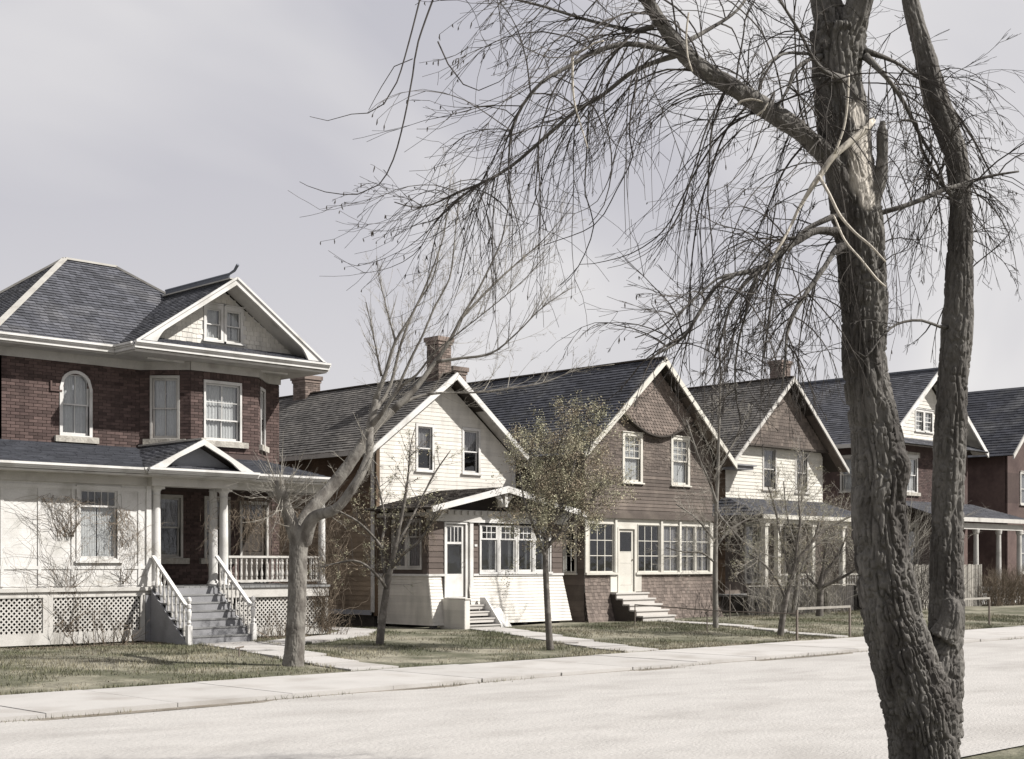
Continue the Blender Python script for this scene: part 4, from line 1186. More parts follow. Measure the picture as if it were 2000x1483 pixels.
MB().cube(39.5, 46.1, 27.95, 30, .68, .76).build('porch_floor', 'tread', H4)
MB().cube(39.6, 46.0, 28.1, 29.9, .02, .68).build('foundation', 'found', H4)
for a, b in ((40.54, 42.43), (44.6, 45.93)):
    MB().cube(a, b, 28.07, 28.14, 1.42, 1.48).cube(a, b, 28.075, 28.135, .90, .95).build('handrail', 'cream', H4)
    x = a + .08
    while x < b:
        baluster(x, 28.105, .95, .47, H4); x += .17

# ================================================================ the far brick house
H5 = thing('brick_house', (55, 31, 0), 'dark brick house with long grey roof, white clapboard gable and columned porch', 'house', 'houses along the street')
f5 = front(30.4)
C0, C1 = 50.8, 58.3
e3 = (60.0, 60.9, 4.85, 6.25); l3 = (60.0, 61.0, 1.5, 3.4)
e1 = (52.95, 53.85, 4.85, 6.25); e2 = (56.2, 57.0, 4.85, 6.25); l1 = (53.0, 53.9, 1.75, 3.4); l2 = (56.3, 57.2, 1.5, 3.4)
wall(f5, [(C0, 0), (C1, 0), (C1, 6.8), (C0, 6.8)], [e1, e2, l1, l2], 'wall', 'brick', H5)
wall(left(C0), [(30.5, 0), (39.3, 0), (39.3, 6.8), (30.5, 6.8)], [(31.3, 32.1, 4.85, 6.2)], 'wall', 'brick', H5)
wall(right(C1), [(30.5, 0), (39.3, 0), (39.3, 6.8), (30.5, 6.8)], [], 'wall', 'brick', H5)
wall(rear(39.3), [(C0, 0), (C1, 0), (C1, 6.8), (C0, 6.8)], [], 'wall', 'brick', H5)
bricks(f5, 52.0, 55.2, 4.3, 6.5, [(h[0] - .05, h[1] + .05, h[2] - .2, h[3] + .1) for h in (e1,)], 'brick', H5)
for h in (e1, e2): window(H5, f5, *h, trim=.07, grid=((2, 1), (2, 1)), cur='drape', head=.12, tm='white', stone=True)
for h in (l1, l2): window(H5, f5, *h, trim=.07, cur='drape_dark', head=.10, tm='offwhite', stone=True)
window(H5, left(C0), 31.3, 32.1, 4.85, 6.2, trim=.07, cur='drape', head=.1, tm='offwhite')
MB().box(f5, 53.0 - .2, 53.9 + .2, .001, .03, 6.30, 6.52).build('lintel', 'stone', H5)
DX, DZ, DY, YB5 = 54.55, 10.05, 29.7, 39.6
roof([(50.3, DY, 6.72), (50.3, YB5, 6.72), (DX, YB5, DZ), (DX, DY, DZ)], 'slate', H5, .16, .2)
roof([(58.8, DY, 6.72), (58.8, YB5, 6.72), (DX, YB5, DZ), (DX, DY, DZ)], 'slate', H5, .16, .2)
MB().strip([(DX, DY, DZ + .03), (DX, YB5, DZ + .03)], .16, .08).build('ridge_cap', 'lead', H5)
gable_rakes(H5, DY, 50.3, 58.8, DX, 6.72, 6.72, DZ, 'white', .2, .06)
rake_soffit(H5, DY + .003, 30.4, 50.33, 58.77, DX, 6.72, 6.72, DZ)
MB().box(left(50.3), DY, YB5, -.02, .06, 6.58, 6.74).build('gutter', 'offwhite', H5)
dgw = [(53.6, 54.2, 7.45, 8.25), (54.35, 54.95, 7.45, 8.25)]
wall(front(30.3), [(51.0, 6.8), (58.1, 6.8), (DX, 9.62)], dgw, 'gable_wall', 'white', H5, .1)
siding(front(30.3), [(51.0, 6.8), (58.1, 6.8), (DX, 9.6)], [(53.5, 55.05, 7.35, 8.36)], .15, 'white_board', H5)
wall(rear(39.3), [(50.9, 6.8), (58.2, 6.8), (DX, 9.7)], [], 'gable_wall', 'brick', H5)
for h in dgw: window(H5, front(30.3), *h, trim=.07, grid=((2, 2), (2, 2)), cur='drape', head=.1, split=.5)
roof([(50.4, 29.62, 6.76), (58.7, 29.62, 6.76), (57.9, 30.28, 7.06), (51.2, 30.28, 7.06)], 'slate', H5, .14, .2)
roof([(51.0, 27.9, 3.72), (59.0, 27.9, 3.72), (58.6, 30.38, 4.45), (51.6, 30.38, 4.45)], 'slate', H5, .16, .2)
MB().box(front(27.9), 51.0, 59.0, 0, .08, 3.55, 3.72).build('gutter', 'offwhite', H5)
MB().cube(51.2, 58.8, 28.05, 28.25, 3.25, 3.5).build('entablature', 'offwhite', H5)
for x in (51.3, 54.6, 56.6, 58.5):
    MB().lathe((x + .1, 28.15, .8), [(.16, 0), (.16, .08), (.12, .12), (.10, 2.25), (.13, 2.3), (.15, 2.45)], 14).build('column', 'offwhite', H5)
MB().cube(51.2, 58.8, 28.0, 30.4, .70, .80).build('porch_floor', 'tread', H5)
MB().cube(51.3, 58.7, 28.1, 30.3, .0, .70).build('porch_skirt', 'white', H5)

H6 = thing('brick_house', (65, 31, 0), 'plain dark gabled brick house past the white gable, farthest of the row', 'house', 'houses along the street')
h6w = [(62.6, 63.4, 4.6, 6.0), (66.0, 66.8, 4.6, 6.0), (62.6, 63.4, 1.4, 3.2), (66.0, 66.8, 1.4, 3.2)]
wall(front(30.0), [(61.3, 0), (68.3, 0), (68.3, 6.9), (64.8, 10.0), (61.3, 6.9)], h6w, 'wall', 'brick', H6)
for h in h6w: window(H6, front(30.0), *h, trim=.08, cur='drape_dark', head=.1, tm='offwhite')
wall(left(61.3), [(30.1, 0), (39, 0), (39, 6.9), (30.1, 6.9)], [], 'wall', 'brick', H6)
wall(right(68.3), [(30.1, 0), (39, 0), (39, 6.9), (30.1, 6.9)], [], 'wall', 'brick', H6)
wall(rear(39), [(61.3, 0), (68.3, 0), (68.3, 6.9), (64.8, 10.0), (61.3, 6.9)], [], 'wall', 'brick', H6)
roof([(60.8, 29.5, 6.75), (60.8, 39.4, 6.75), (64.8, 39.4, 10.3), (64.8, 29.5, 10.3)], 'shingle_dark', H6, .2, .25)
roof([(68.8, 29.5, 6.75), (68.8, 39.4, 6.75), (64.8, 39.4, 10.3), (64.8, 29.5, 10.3)], 'shingle_dark', H6, .2, .25)
gable_rakes(H6, 29.5, 60.8, 68.8, 64.8, 6.75, 6.75, 10.3, 'offwhite', .18, .06)

# ================================================================ fences and rails
fn = thing('board_fence', (41, 28.3, 0), 'low weathered dark board fence with pale top rail, before the cream house porch', 'fence')
x = 38.0
PK = {}
def picket(parent, x, y, h, w_, m):
    k = (m, round(h, 1))
    if k not in PK:
        q = MB().prism(Fr((0, 0), (1, 0), (0, -1)), [(0, 0), (w_, 0), (w_, h - .02), (w_ * .9, h), (w_ * .1, h), (0, h - .02)], 0, .022)
        me = bpy.data.meshes.new('picket'); me.from_pydata(q.v, [], q.f); me.materials.append(M[m]); PK[k] = me
    o = place('picket', PK[k], parent, (x, y + rnd.uniform(-.004, .004), .04 + rnd.uniform(-.02, .02)))
    o.rotation_euler = (0, rnd.uniform(-.012, .012), 0)
while x < 44.6:
    picket(fn, x, 27.62, 1.0, .13, 'fence_dark'); x += .139
MB().cube(38.0, 44.65, 27.63, 27.68, .86, .94).cube(38.0, 44.65, 27.63, 27.68, .22, .30).build('rail', 'fence_dark', fn)
MB().cube(38.0, 44.65, 27.57, 27.66, 1.07, 1.10).build('top_rail', 'fence_pale', fn)
for x in (40.2, 42.6):
    MB().cube(x, x + .10, 27.50, 27.59, .0, 1.16).build('post', 'fence_pale', fn)
fn = thing('picket_fence', (48, 27, 0), 'taller pale unpainted board fence right of the low dark fence, before the far brick house', 'fence')
x = 44.8
while x < 53.2:
    picket(fn, x, 27.2, 1.75, .12, 'fence_pale'); x += .15
MB().cube(44.8, 53.3, 27.22, 27.27, 1.35, 1.44).cube(44.8, 53.3, 27.22, 27.27, .35, .44).build('rail', 'fence_pale', fn)
pr_ = thing('pipe_rail', (31, 24, 0), 'thin rusty pipe rail on slim posts across the lawn of the shingled house', 'railing')
zt = .60
MB().tube([(30.15, 25.75, zt + .08), (28.7, 22.1, zt + .05)], [.016] * 2, 6).build('rail', 'iron', pr_)
MB().tube([(30.15, 25.75, .0), (30.15, 25.75, zt + .09)], [.018] * 2, 6).build('post', 'iron', pr_)
MB().tube([(28.7, 22.1, .0), (28.7, 22.1, zt + .07)], [.018] * 2, 6).build('post', 'iron', pr_)
MB().tube([(28.7, 22.1, zt + .04), (28.35, 18.95, zt + .04)], [.016] * 2, 6).build('rail', 'iron', pr_)
MB().tube([(34.9, 26.0, .0), (34.9, 26.0, 1.2)], [.018] * 2, 6).build('post', 'iron', pr_)
hb = thing('hitching_bar', (29.2, 18.9, 0), 'pale wooden bar on two posts at the edge of the sidewalk, nearest the big willow', 'railing', 'pale bars beside the sidewalk')
def bar(parent, a, b, z):
    MB().strip([(a[0], a[1], z), (b[0], b[1], z)], .05, .055).build('rail', 'fence_pale', parent)
    for p in (a, b):
        MB().cube(p[0] - .022, p[0] + .022, p[1] - .022, p[1] + .022, -.1, z - .028).build('post', 'iron', parent)
bar(hb, (28.1, 18.98), (30.5, 19.05), .77)
hb2 = thing('hitching_bar', (41, 19, 0), 'pale wooden bar seen between the two trunks of the willow', 'railing', 'pale bars beside the sidewalk')
bar(hb2, (37.0, 19.6), (38.9, 19.6), .82)
tp = MB().tube([(14.9, 22.5, .02), (14.9, 22.5, .26)], [.018, .016], 6).tube([(14.82, 22.5, .25), (15.0, 22.5, .27)], [.018, .018], 6)
tag(tp.build('garden_tap', 'iron'), 'small iron tap standing in the grass before the brick house steps', 'tap')
st = MB().tube([(22.3, 21.75, .07), (22.9, 21.2, .07)], [.018, .022], 5)
tag(st.build('stick', 'bark_young'), 'short dark stick lying on the grass right of the leafy young tree', 'stick')
# ================================================================ trees
class Noise3:
    def __init__(s, seed=1):
        g = np.random.RandomState(seed); s.t = g.rand(32, 32, 32)
    def __call__(s, p):
        i = np.floor(p).astype(int); f = p - i; f = f * f * (3 - 2 * f); i &= 31; j = (i + 1) & 31
        t = s.t
        def L(a, b, w): return a + (b - a) * w
        x0, y0, z0 = i.T; x1, y1, z1 = j.T; fx, fy, fz = f.T
        return L(L(L(t[x0, y0, z0], t[x1, y0, z0], fx), L(t[x0, y1, z0], t[x1, y1, z0], fx), fy),
                 L(L(t[x0, y0, z1], t[x1, y0, z1], fx), L(t[x0, y1, z1], t[x1, y1, z1], fx), fy), fz)
NZ = Noise3(3)
def spline(P, step):
    """smooth Catmull-Rom through (x, y, z, r) points, resampled"""
    A = np.array(P, float)
    A = np.vstack([2 * A[0] - A[1], A, 2 * A[-1] - A[-2]])
    out = []
    for i in range(1, len(A) - 2):
        p0, p1, p2, p3 = A[i - 1:i + 3]
        n = max(1, int(np.linalg.norm((p2 - p1)[:3]) / step))
        for k in range(n):
            t = k / n
            out.append(.5 * (2 * p1 + (p2 - p0) * t + (2 * p0 - 5 * p1 + 4 * p2 - p3) * t * t + (3 * p1 - p0 - 3 * p2 + p3) * t ** 3))
    out.append(A[-2])
    out = np.array(out); out[:, 3] = np.maximum(out[:, 3], .002)
    return out
def tube_s(mb, P, n=6, step=.12, cap=True):
    s = spline(P, step)
    mb.tube([tuple(q[:3]) for q in s], [q[3] for q in s], n, cap)
    return s
def bark_solid(name, chains, m, parent, voxel, amp, freq, stretch, scar=None, smooth_it=3):
    """one continuous trunk: tubes fused by a voxel remesh, then furrowed along the grain"""
    mb = MB(); C = []
    for P in chains:
        s = tube_s(mb, P, 20, .05); C.append(s)
    me = bpy.data.meshes.new(name + '_raw'); me.from_pydata(mb.v, [], mb.f)
    o = bpy.data.objects.new(name + '_raw', me); COL.objects.link(o)
    md = o.modifiers.new('r', 'REMESH'); md.mode = 'VOXEL'; md.voxel_size = voxel; md.use_smooth_shade = False
    ms = o.modifiers.new('s', 'SMOOTH'); ms.iterations = smooth_it; ms.factor = .5
    dg = bpy.context.evaluated_depsgraph_get(); dg.update()
    me2 = bpy.data.meshes.new_from_object(o.evaluated_get(dg))
    bpy.data.objects.remove(o)
    n = len(me2.vertices); co = np.empty(n * 3); me2.vertices.foreach_get('co', co); co = co.reshape(-1, 3)
    no = np.empty(n * 3); me2.vertices.foreach_get('normal', no); no = no.reshape(-1, 3)
    # nearest centre line sample -> local cylinder coordinates
    S_, A_, off = [], [], 0
    best = np.full(n, 1e9); loc = np.zeros((n, 3)); rr = np.zeros(n)
    for ci, s in enumerate(C):
        c, r = s[:, :3], s[:, 3]
        arc = np.concatenate([[0], np.cumsum(np.linalg.norm(np.diff(c, axis=0), axis=1))])
        t = np.gradient(c, axis=0); t /= np.linalg.norm(t, axis=1)[:, None]
        for k0 in range(0, n, 20000):
            q = co[k0:k0 + 20000]
            d = np.linalg.norm(q[:, None, :] - c[None], axis=2) / r[None] ** .8
            k = d.argmin(1); dm = d[np.arange(len(q)), k]
            w = dm < best[k0:k0 + 20000]
            v = q - c[k]; al = (v * t[k]).sum(1); v = v - t[k] * al[:, None]
            L = np.stack([v[:, 0], v[:, 1], arc[k] + al + ci * 7.3], 1)
            idx = np.where(w)[0]
            best[k0 + idx] = dm[idx]; loc[k0 + idx] = L[idx]; rr[k0 + idx] = r[k][idx]
    p = loc * np.array([freq, freq, freq * stretch])
    warp = (NZ(loc * np.array([freq * .3, freq * .3, freq * .16])) - .5) * 1.6
    p[:, :2] += warp[:, None]
    a = np.abs(2 * NZ(p) - 1)
    b = np.abs(2 * NZ(p * np.array([1.1, 1.1, 3.2]) + 5.3) - 1)
    def sm(x): x = np.clip(x, 0, 1); return x * x * (3 - 2 * x)
    plate = sm(a / .32) * (.45 + .55 * sm(b / .28))
    h = plate * .85 + (NZ(p * 2.6 + 11) - .5) * .35 + (NZ(p * np.array([.5, .5, .8]) + 21) - .5) * .5
    lump = NZ(loc * np.array([3, 3, 1.6]) + 9) - .5
    am = amp * np.clip(rr / .2, .25, 1.25)
    sc = np.zeros(n)
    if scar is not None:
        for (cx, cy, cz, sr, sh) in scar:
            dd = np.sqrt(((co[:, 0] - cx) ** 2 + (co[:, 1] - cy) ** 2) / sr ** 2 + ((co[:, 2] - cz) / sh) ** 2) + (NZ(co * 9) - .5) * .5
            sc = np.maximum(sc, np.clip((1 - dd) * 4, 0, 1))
    co2 = co + no * ((h - .6) * am * (1 - .75 * sc) * 2 + lump * am * .9)[:, None]
    w = org(parent)
    co2 -= np.array(w)
    me2.vertices.foreach_set('co', co2.ravel())
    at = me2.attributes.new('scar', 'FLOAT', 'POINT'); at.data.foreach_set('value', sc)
    me2.materials.clear(); me2.materials.append(M[m])
    me2.polygons.foreach_set('use_smooth', [True] * len(me2.polygons)); me2.update(); me2.name = name
    return place(name, me2, parent, w)

def rv(s=1.0): return Vector((rnd.gauss(0, s), rnd.gauss(0, s), rnd.gauss(0, s)))
HK = Vector((-.713, .701, 0)) * .8     # the twigs sweep away from the trunks
def twig(mb, p, d, L, r, lev, droop=.0, wob=.12, kids=(4, .5), spread=.8, tips=None, n=4, up=0., gap=.15, hook=False):
    """one twig with its side twigs; droop pulls it down along its length, up pulls it up"""
    p = Vector(p); d = Vector(d).normalized()
    k = max(3, int(L / (.11 if lev else .14))); st = L / k
    P, Rr = [tuple(p)], [r]
    nodes = []
    for i in range(k):
        t = (i + 1) / k
        dr_ = droop * (1.0 + t) if not hook or t < .6 else -droop * .9
        d = (d + rv(wob) * .5 + Vector((0, 0, -dr_ * st + up * st)) + (HK * (st * .55) if hook else Vector())).normalized()
        p = p + d * st
        P.append(tuple(p)); Rr.append(max(.0019, r * (1 - .75 * t)))
        if t > gap: nodes.append((Vector(p), Vector(d), t))
    mb.tube(P, Rr, n if r > .006 else 3, False)
    if tips is not None: tips.append((Vector(P[-1]), Vector(d)))
    if lev > 0 and nodes:
        for j in range(rnd.randint(max(1, kids[0] - 2), kids[0] + 2)):
            q, e, t = rnd.choice(nodes)
            dd = (e + rv(spread)).normalized()
            twig(mb, q, dd, L * kids[1] * (1.15 - t * .7) * rnd.uniform(.6, 1.2), r * .65 * (1 - .4 * t), lev - 1, droop, wob, kids, spread, tips, 3, up, .1, hook)
    if tips is not None and lev == 0:
        for q, e, t in nodes:
            if rnd.random() < .6: tips.append((q, e))
def leaves(name, tips, m, parent, size, per, spread, label=None):
    mb = MB()
    for p, d in tips:
        for _ in range(per):
            q = p + rv(spread)
            a = rv(1).normalized(); b = a.cross(rv(1)).normalized(); s = size * rnd.uniform(.6, 1.5)
            a *= s; b *= s * .55
            mb.add([tuple(q - a), tuple(q + b), tuple(q + a), tuple(q - b)], [(0, 1, 2, 3)])
    return mb.build(name, m, parent, kind='stuff')

# ---------------------------------------------------------------- the big twin-trunked willow
W = thing('willow_tree', (11.3, 6.3, 0), 'big twin-trunked willow with deeply furrowed bark and bare drooping twigs, nearest the camera', 'tree')
LT = [(10.937,6.077,-0.161,0.3279),(10.924,6.089,0.176,0.2885),(10.896,6.117,0.539,0.2973),(10.827,6.184,0.888,0.2798),(10.765,6.246,1.194,0.2536),(10.721,6.289,1.413,0.2404),(10.671,6.338,1.85,0.2251),(10.643,6.365,2.287,0.2251),(10.653,6.356,2.637,0.2273),(10.631,6.377,2.943,0.2055),(10.6,6.408,3.161,0.1923),(10.556,6.451,3.599,0.1792),(10.556,6.451,4.036,0.1902),(10.534,6.472,4.473,0.1967),(10.519,6.488,4.735,0.2055),(10.488,6.518,5.041,0.2011),(10.444,6.561,5.347,0.2055),(10.425,6.58,5.61,0.2098),(10.4,6.604,5.872,0.2011),(10.388,6.616,6.09,0.2011),(10.397,6.607,6.396,0.2273)]
LT1 = [(10.394,6.61,6.222,0.1923),(10.35,6.653,6.484,0.1355),(10.367,6.777,6.963,0.1146),(10.475,6.951,7.675,0.0896)]
LT2 = [(10.438,6.567,6.178,0.1749),(10.406,6.458,6.445,0.1214),(10.417,6.307,6.837,0.1032),(10.346,6.097,7.344,0.0803)]
RT = [(11.013,6.072,0.401,0.2414),(11.097,6.06,0.792,0.2028),(11.184,6.044,1.098,0.1638),(11.242,6.057,1.406,0.1467),(11.289,6.082,1.85,0.1428),(11.338,6.103,2.298,0.1344),(11.351,6.091,2.746,0.1344),(11.36,6.081,3.105,0.1299),(11.37,6.072,3.418,0.1255),(11.398,6.044,3.866,0.1299),(11.411,6.031,4.314,0.1165),(11.424,6.019,4.763,0.1031),(11.421,6.022,5.031,0.0896),(11.395,6.047,5.39,0.0941),(11.331,6.11,5.659,0.1031),(11.274,6.166,5.883,0.1031),(11.216,6.223,6.196,0.0941),(11.162,6.276,6.465,0.0807),(11.108,6.33,6.779,0.0717),(11.05,6.386,7.317,0.0583)]
LB = [(10.41,6.525,4.767,0.1306),(10.32,6.543,5.101,0.1084),(10.212,6.579,5.256,0.0863),(9.97,6.677,5.446,0.0792),(9.815,6.759,5.537,0.081),(9.511,6.917,5.708,0.074),(9.268,7.016,5.809,0.0712),(9.024,7.115,5.928,0.0685),(8.878,7.188,6.088,0.06),(8.763,7.232,6.222,0.0535),(8.578,7.273,6.42,0.0449),(8.357,7.35,6.662,0.0344)]
STUB = [(10.518,6.418,4.81,0.0958),(10.53,6.336,4.971,0.065),(10.567,6.3,5.123,0.0564),(10.579,6.288,5.318,0.0477),(10.576,6.291,5.483,0.0434),(10.579,6.288,5.6,0.0173)]
M1 = [(10.366,6.497,4.642,0.065),(10.187,6.533,4.636,0.0365),(9.994,6.582,4.612,0.0298),(9.803,6.63,4.5,0.0275),(9.635,6.655,4.401,0.0272),(9.427,6.719,4.234,0.0228),(9.2,6.802,4.172,0.0185),(9.006,6.853,4.049,0.0173),(8.844,6.871,3.848,0.0152),(8.743,6.97,3.633,0.0131),(8.545,7.026,3.505,0.01),(8.459,7.11,3.437,0.006)]
M1b = [(10.307,6.485,4.764,0.0475),(10.187,6.533,4.756,0.0258),(9.994,6.653,4.645,0.0193),(9.888,6.687,4.557,0.017),(9.766,6.806,4.535,0.0107),(9.577,6.852,4.386,0.0085),(9.375,6.91,4.112,0.0063)]
M2 = [(10.366,6.497,4.546,0.065),(10.159,6.491,4.453,0.03),(9.96,6.476,4.276,0.0232),(9.782,6.511,4.066,0.0199),(9.614,6.536,3.856,0.0166),(9.581,6.568,3.711,0.0135),(9.488,6.519,3.509,0.0103),(9.468,6.539,3.25,0.007)]
ARM = [(10.594,6.414,4.801,0.0568),(10.624,6.314,4.832,0.0239),(10.742,6.198,4.88,0.0218),(10.905,6.108,4.954,0.0219),(11.122,6.035,5.059,0.022),(11.325,5.976,5.13,0.02),(11.593,5.852,5.233,0.0134),(11.785,5.664,5.278,0.009)]
ARCH = [(11.292,6.079,3.903,0.0223),(11.198,6.101,3.903,0.0144),(10.996,6.159,3.939,0.0121),(10.796,6.215,3.909,0.0109),(10.629,6.239,3.84,0.0098),(10.507,6.289,3.715,0.0086),(10.386,6.337,3.578,0.0086),(10.331,6.392,3.63,0.0054)]
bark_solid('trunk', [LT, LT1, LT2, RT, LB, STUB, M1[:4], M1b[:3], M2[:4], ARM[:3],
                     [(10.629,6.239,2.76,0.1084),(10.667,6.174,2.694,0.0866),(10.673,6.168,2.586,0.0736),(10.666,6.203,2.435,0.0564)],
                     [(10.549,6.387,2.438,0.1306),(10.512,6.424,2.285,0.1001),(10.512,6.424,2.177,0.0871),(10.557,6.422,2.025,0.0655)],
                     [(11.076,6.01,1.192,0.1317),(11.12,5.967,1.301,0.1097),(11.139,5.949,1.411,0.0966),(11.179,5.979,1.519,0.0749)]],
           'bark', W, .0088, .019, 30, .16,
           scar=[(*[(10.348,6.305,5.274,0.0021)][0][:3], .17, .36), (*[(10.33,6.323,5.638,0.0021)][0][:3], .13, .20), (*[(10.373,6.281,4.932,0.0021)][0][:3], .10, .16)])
limbs = []
def limb(P, m='bark', n=8, par=None):
    mb = MB(); s = tube_s(mb, P, n, .08)
    mb.build('limb', m, par or W, smooth=True); limbs.append(s); return s
sLB = spline(LB, .08)
sM1, sM1b, sM2, sARM = limb(M1[2:]), limb(M1b[1:]), limb(M2[2:]), limb(ARM[1:])
sARCH = limb(ARCH)
sL1 = limb([(9.012,7.127,5.953,0.0332),(8.801,7.194,5.975,0.0247),(8.508,7.342,5.987,0.0224),(8.242,7.464,5.886,0.0202),(8.047,7.514,5.753,0.017),(7.804,7.613,5.579,0.0139),(7.697,7.719,5.396,0.0119),(7.637,7.777,5.201,0.0099),(7.623,7.791,5.007,0.0069)])
sL2 = limb([(8.968,7.17,5.982,0.0291),(8.882,7.395,5.943,0.0209),(8.824,7.592,5.89,0.019),(8.739,7.816,5.746,0.017),(8.581,7.972,5.614,0.017),(8.439,8.251,5.388,0.015),(8.277,8.41,5.194,0.014),(8.117,8.567,5.057,0.0118),(7.955,8.727,4.967,0.0097),(7.795,8.883,4.863,0.0075),(7.682,8.995,4.838,0.0056),(7.566,9.109,4.881,0.0043)])
sL3 = limb([(10.212,6.649,6.133,0.0347),(10.055,6.663,6.084,0.0193),(9.873,6.702,5.942,0.017),(9.845,6.729,5.814,0.0149),(9.71,6.722,5.653,0.0106),(9.638,6.793,5.442,0.0074)])
sL4 = limb([(10.212,6.649,6.185,0.026),(10.119,6.741,6.163,0.0152),(9.942,6.774,6.136,0.0129),(9.766,6.806,6.061,0.0107),(9.607,6.822,5.907,0.0085),(9.565,6.864,5.653,0.0063)])
sL5 = limb([(8.772,7.223,6.214,0.0247),(8.654,7.338,6.131,0.0165),(8.287,7.559,6.175,0.0122),(7.924,7.775,6.258,0.0101),(7.567,7.986,6.298,0.008),(7.31,8.239,6.258,0.006)])
sL6 = limb([(8.953,7.185,6.045,0.0249),(9.276,7.148,6.245,0.0169),(9.62,7.091,6.493,0.0129),(9.908,7.088,6.834,0.0109)])
sR1 = limb([(10.474,6.391,6.142,0.0347),(10.509,6.217,5.934,0.0193),(10.706,6.163,5.752,0.0173),(10.905,6.108,5.478,0.0153),(10.999,6.016,5.26,0.0109),(11.061,5.955,4.998,0.0066)])
sR2 = limb([(10.474,6.391,6.185,0.0303),(10.734,6.276,6.134,0.0153),(11.055,6.241,6.072,0.0133),(11.43,6.153,5.916,0.0113),(11.591,5.995,5.599,0.009),(11.72,5.868,5.238,0.0068)])
sR3 = limb([(11.277,6.023,5.05,0.0311),(11.122,6.035,5.112,0.0154),(10.905,6.108,5.391,0.0131),(10.784,6.087,5.578,0.0108),(10.601,6.126,5.568,0.0086)])
sR4 = limb([(10.366,6.497,5.925,0.0434),(9.853,6.441,5.914,0.0168),(9.649,6.501,6.169,0.0125),(9.418,6.588,6.461,0.0103)])
sM3 = limb([(9.427,6.719,4.234,0.0166),(9.242,6.761,4.073,0.0134),(9.168,6.833,3.908,0.0113),(9.049,6.81,3.686,0.0102),(9,6.859,3.482,0.0082)])
sM4 = limb([(9.635,6.655,4.401,0.0168),(9.522,6.626,4.176,0.0125),(9.486,6.661,3.927,0.0104),(9.466,6.681,3.719,0.0093),(9.448,6.699,3.511,0.0062)])
sM5 = limb([(9.412,6.734,4.226,0.0166),(9.353,6.792,3.927,0.0114),(9.294,6.85,3.594,0.0093),(9.282,6.862,3.262,0.0073),(9.317,6.827,2.971,0.0052)])
sM6 = limb([(9.2,6.802,4.172,0.0144),(9.014,6.844,4.114,0.0102),(8.79,6.925,3.912,0.0081),(8.539,7.031,3.693,0.006),(8.396,7.172,3.613,0.004)])
# pale dead branches, with the sunlight on them put into the colour
dead = MB(); tube_s(dead, [(10.255,6.186,5.505,0.0254),(10.16,6.209,5.405,0.0316),(10.018,6.279,5.277,0.0293),(9.888,6.337,5.154,0.0271),(9.822,6.401,5.02,0.025),(9.732,6.419,4.915,0.0228),(9.685,6.466,4.807,0.0166),(9.649,6.501,4.724,0.0145),(9.563,6.516,4.579,0.0124),(9.471,6.536,4.435,0.0123),(9.424,6.582,4.332,0.0123),(9.382,6.623,4.196,0.0062)], 8, .05); dead.build('dead_branch', 'dead', W, smooth=True)
dead = MB(); tube_s(dead, [(9.768,6.385,4.986,0.0145),(9.741,6.271,4.814,0.0123),(9.799,6.213,4.649,0.0123),(9.844,6.099,4.493,0.0102),(9.887,5.987,4.38,0.0102),(9.975,5.901,4.249,0.0061)], 6, .05); dead.build('dead_branch', 'dead', W, smooth=True)
dead = MB(); tube_s(dead, [(9.939,6.216,5.816,0.0083),(9.931,6.224,5.588,0.0104),(9.91,6.245,5.38,0.0104),(9.857,6.297,5.172,0.0125)], 6, .05); dead.build('dead_branch', 'dead', W, smooth=True)
dead = MB(); tube_s(dead, [(9.131,6.73,5.502,0.0061),(9.151,6.71,5.53,0.0102),(9.218,6.644,5.547,0.0092),(9.276,6.587,5.526,0.0061)], 5, .04); dead.build('dead_branch', 'dead', W, smooth=True)
dead = MB(); tube_s(dead, [(9.305,6.558,5.522,0.0061),(9.282,6.581,5.461,0.0082),(9.241,6.621,5.416,0.0092)], 5, .04); dead.build('dead_branch', 'dead', W, smooth=True)
dead = MB(); tube_s(dead, [(8.538,6.752,6.08,0.0079),(8.524,6.765,5.902,0.0079),(8.532,6.757,5.745,0.0071),(8.558,6.732,5.627,0.0059)], 5, .04); dead.build('dead_branch', 'dead', W, smooth=True)
dead = MB(); tube_s(dead, [(7.828,7.309,5.729,0.0117),(7.828,7.309,5.553,0.0097),(7.836,7.301,5.378,0.0078),(7.861,7.277,5.241,0.0058),(7.911,7.227,5.007,0.0049)], 5, .04); dead.build('dead_branch', 'dead', W, smooth=True)
dead = MB(); tube_s(dead, [(7.828,7.309,5.729,0.0117),(7.889,7.249,5.756,0.0097),(7.945,7.195,5.806,0.0078),(8,7.14,5.826,0.0058)], 5, .04); dead.build('dead_branch', 'dead', W, smooth=True)
dead = MB(); tube_s(dead, [(9.764,6.248,4.649,0.0082),(9.785,6.157,4.432,0.0102),(9.829,6.044,4.278,0.0082),(9.922,5.952,4.114,0.0102),(9.975,5.901,4.053,0.0051)], 5, .04); dead.build('dead_branch', 'dead', W, smooth=True)
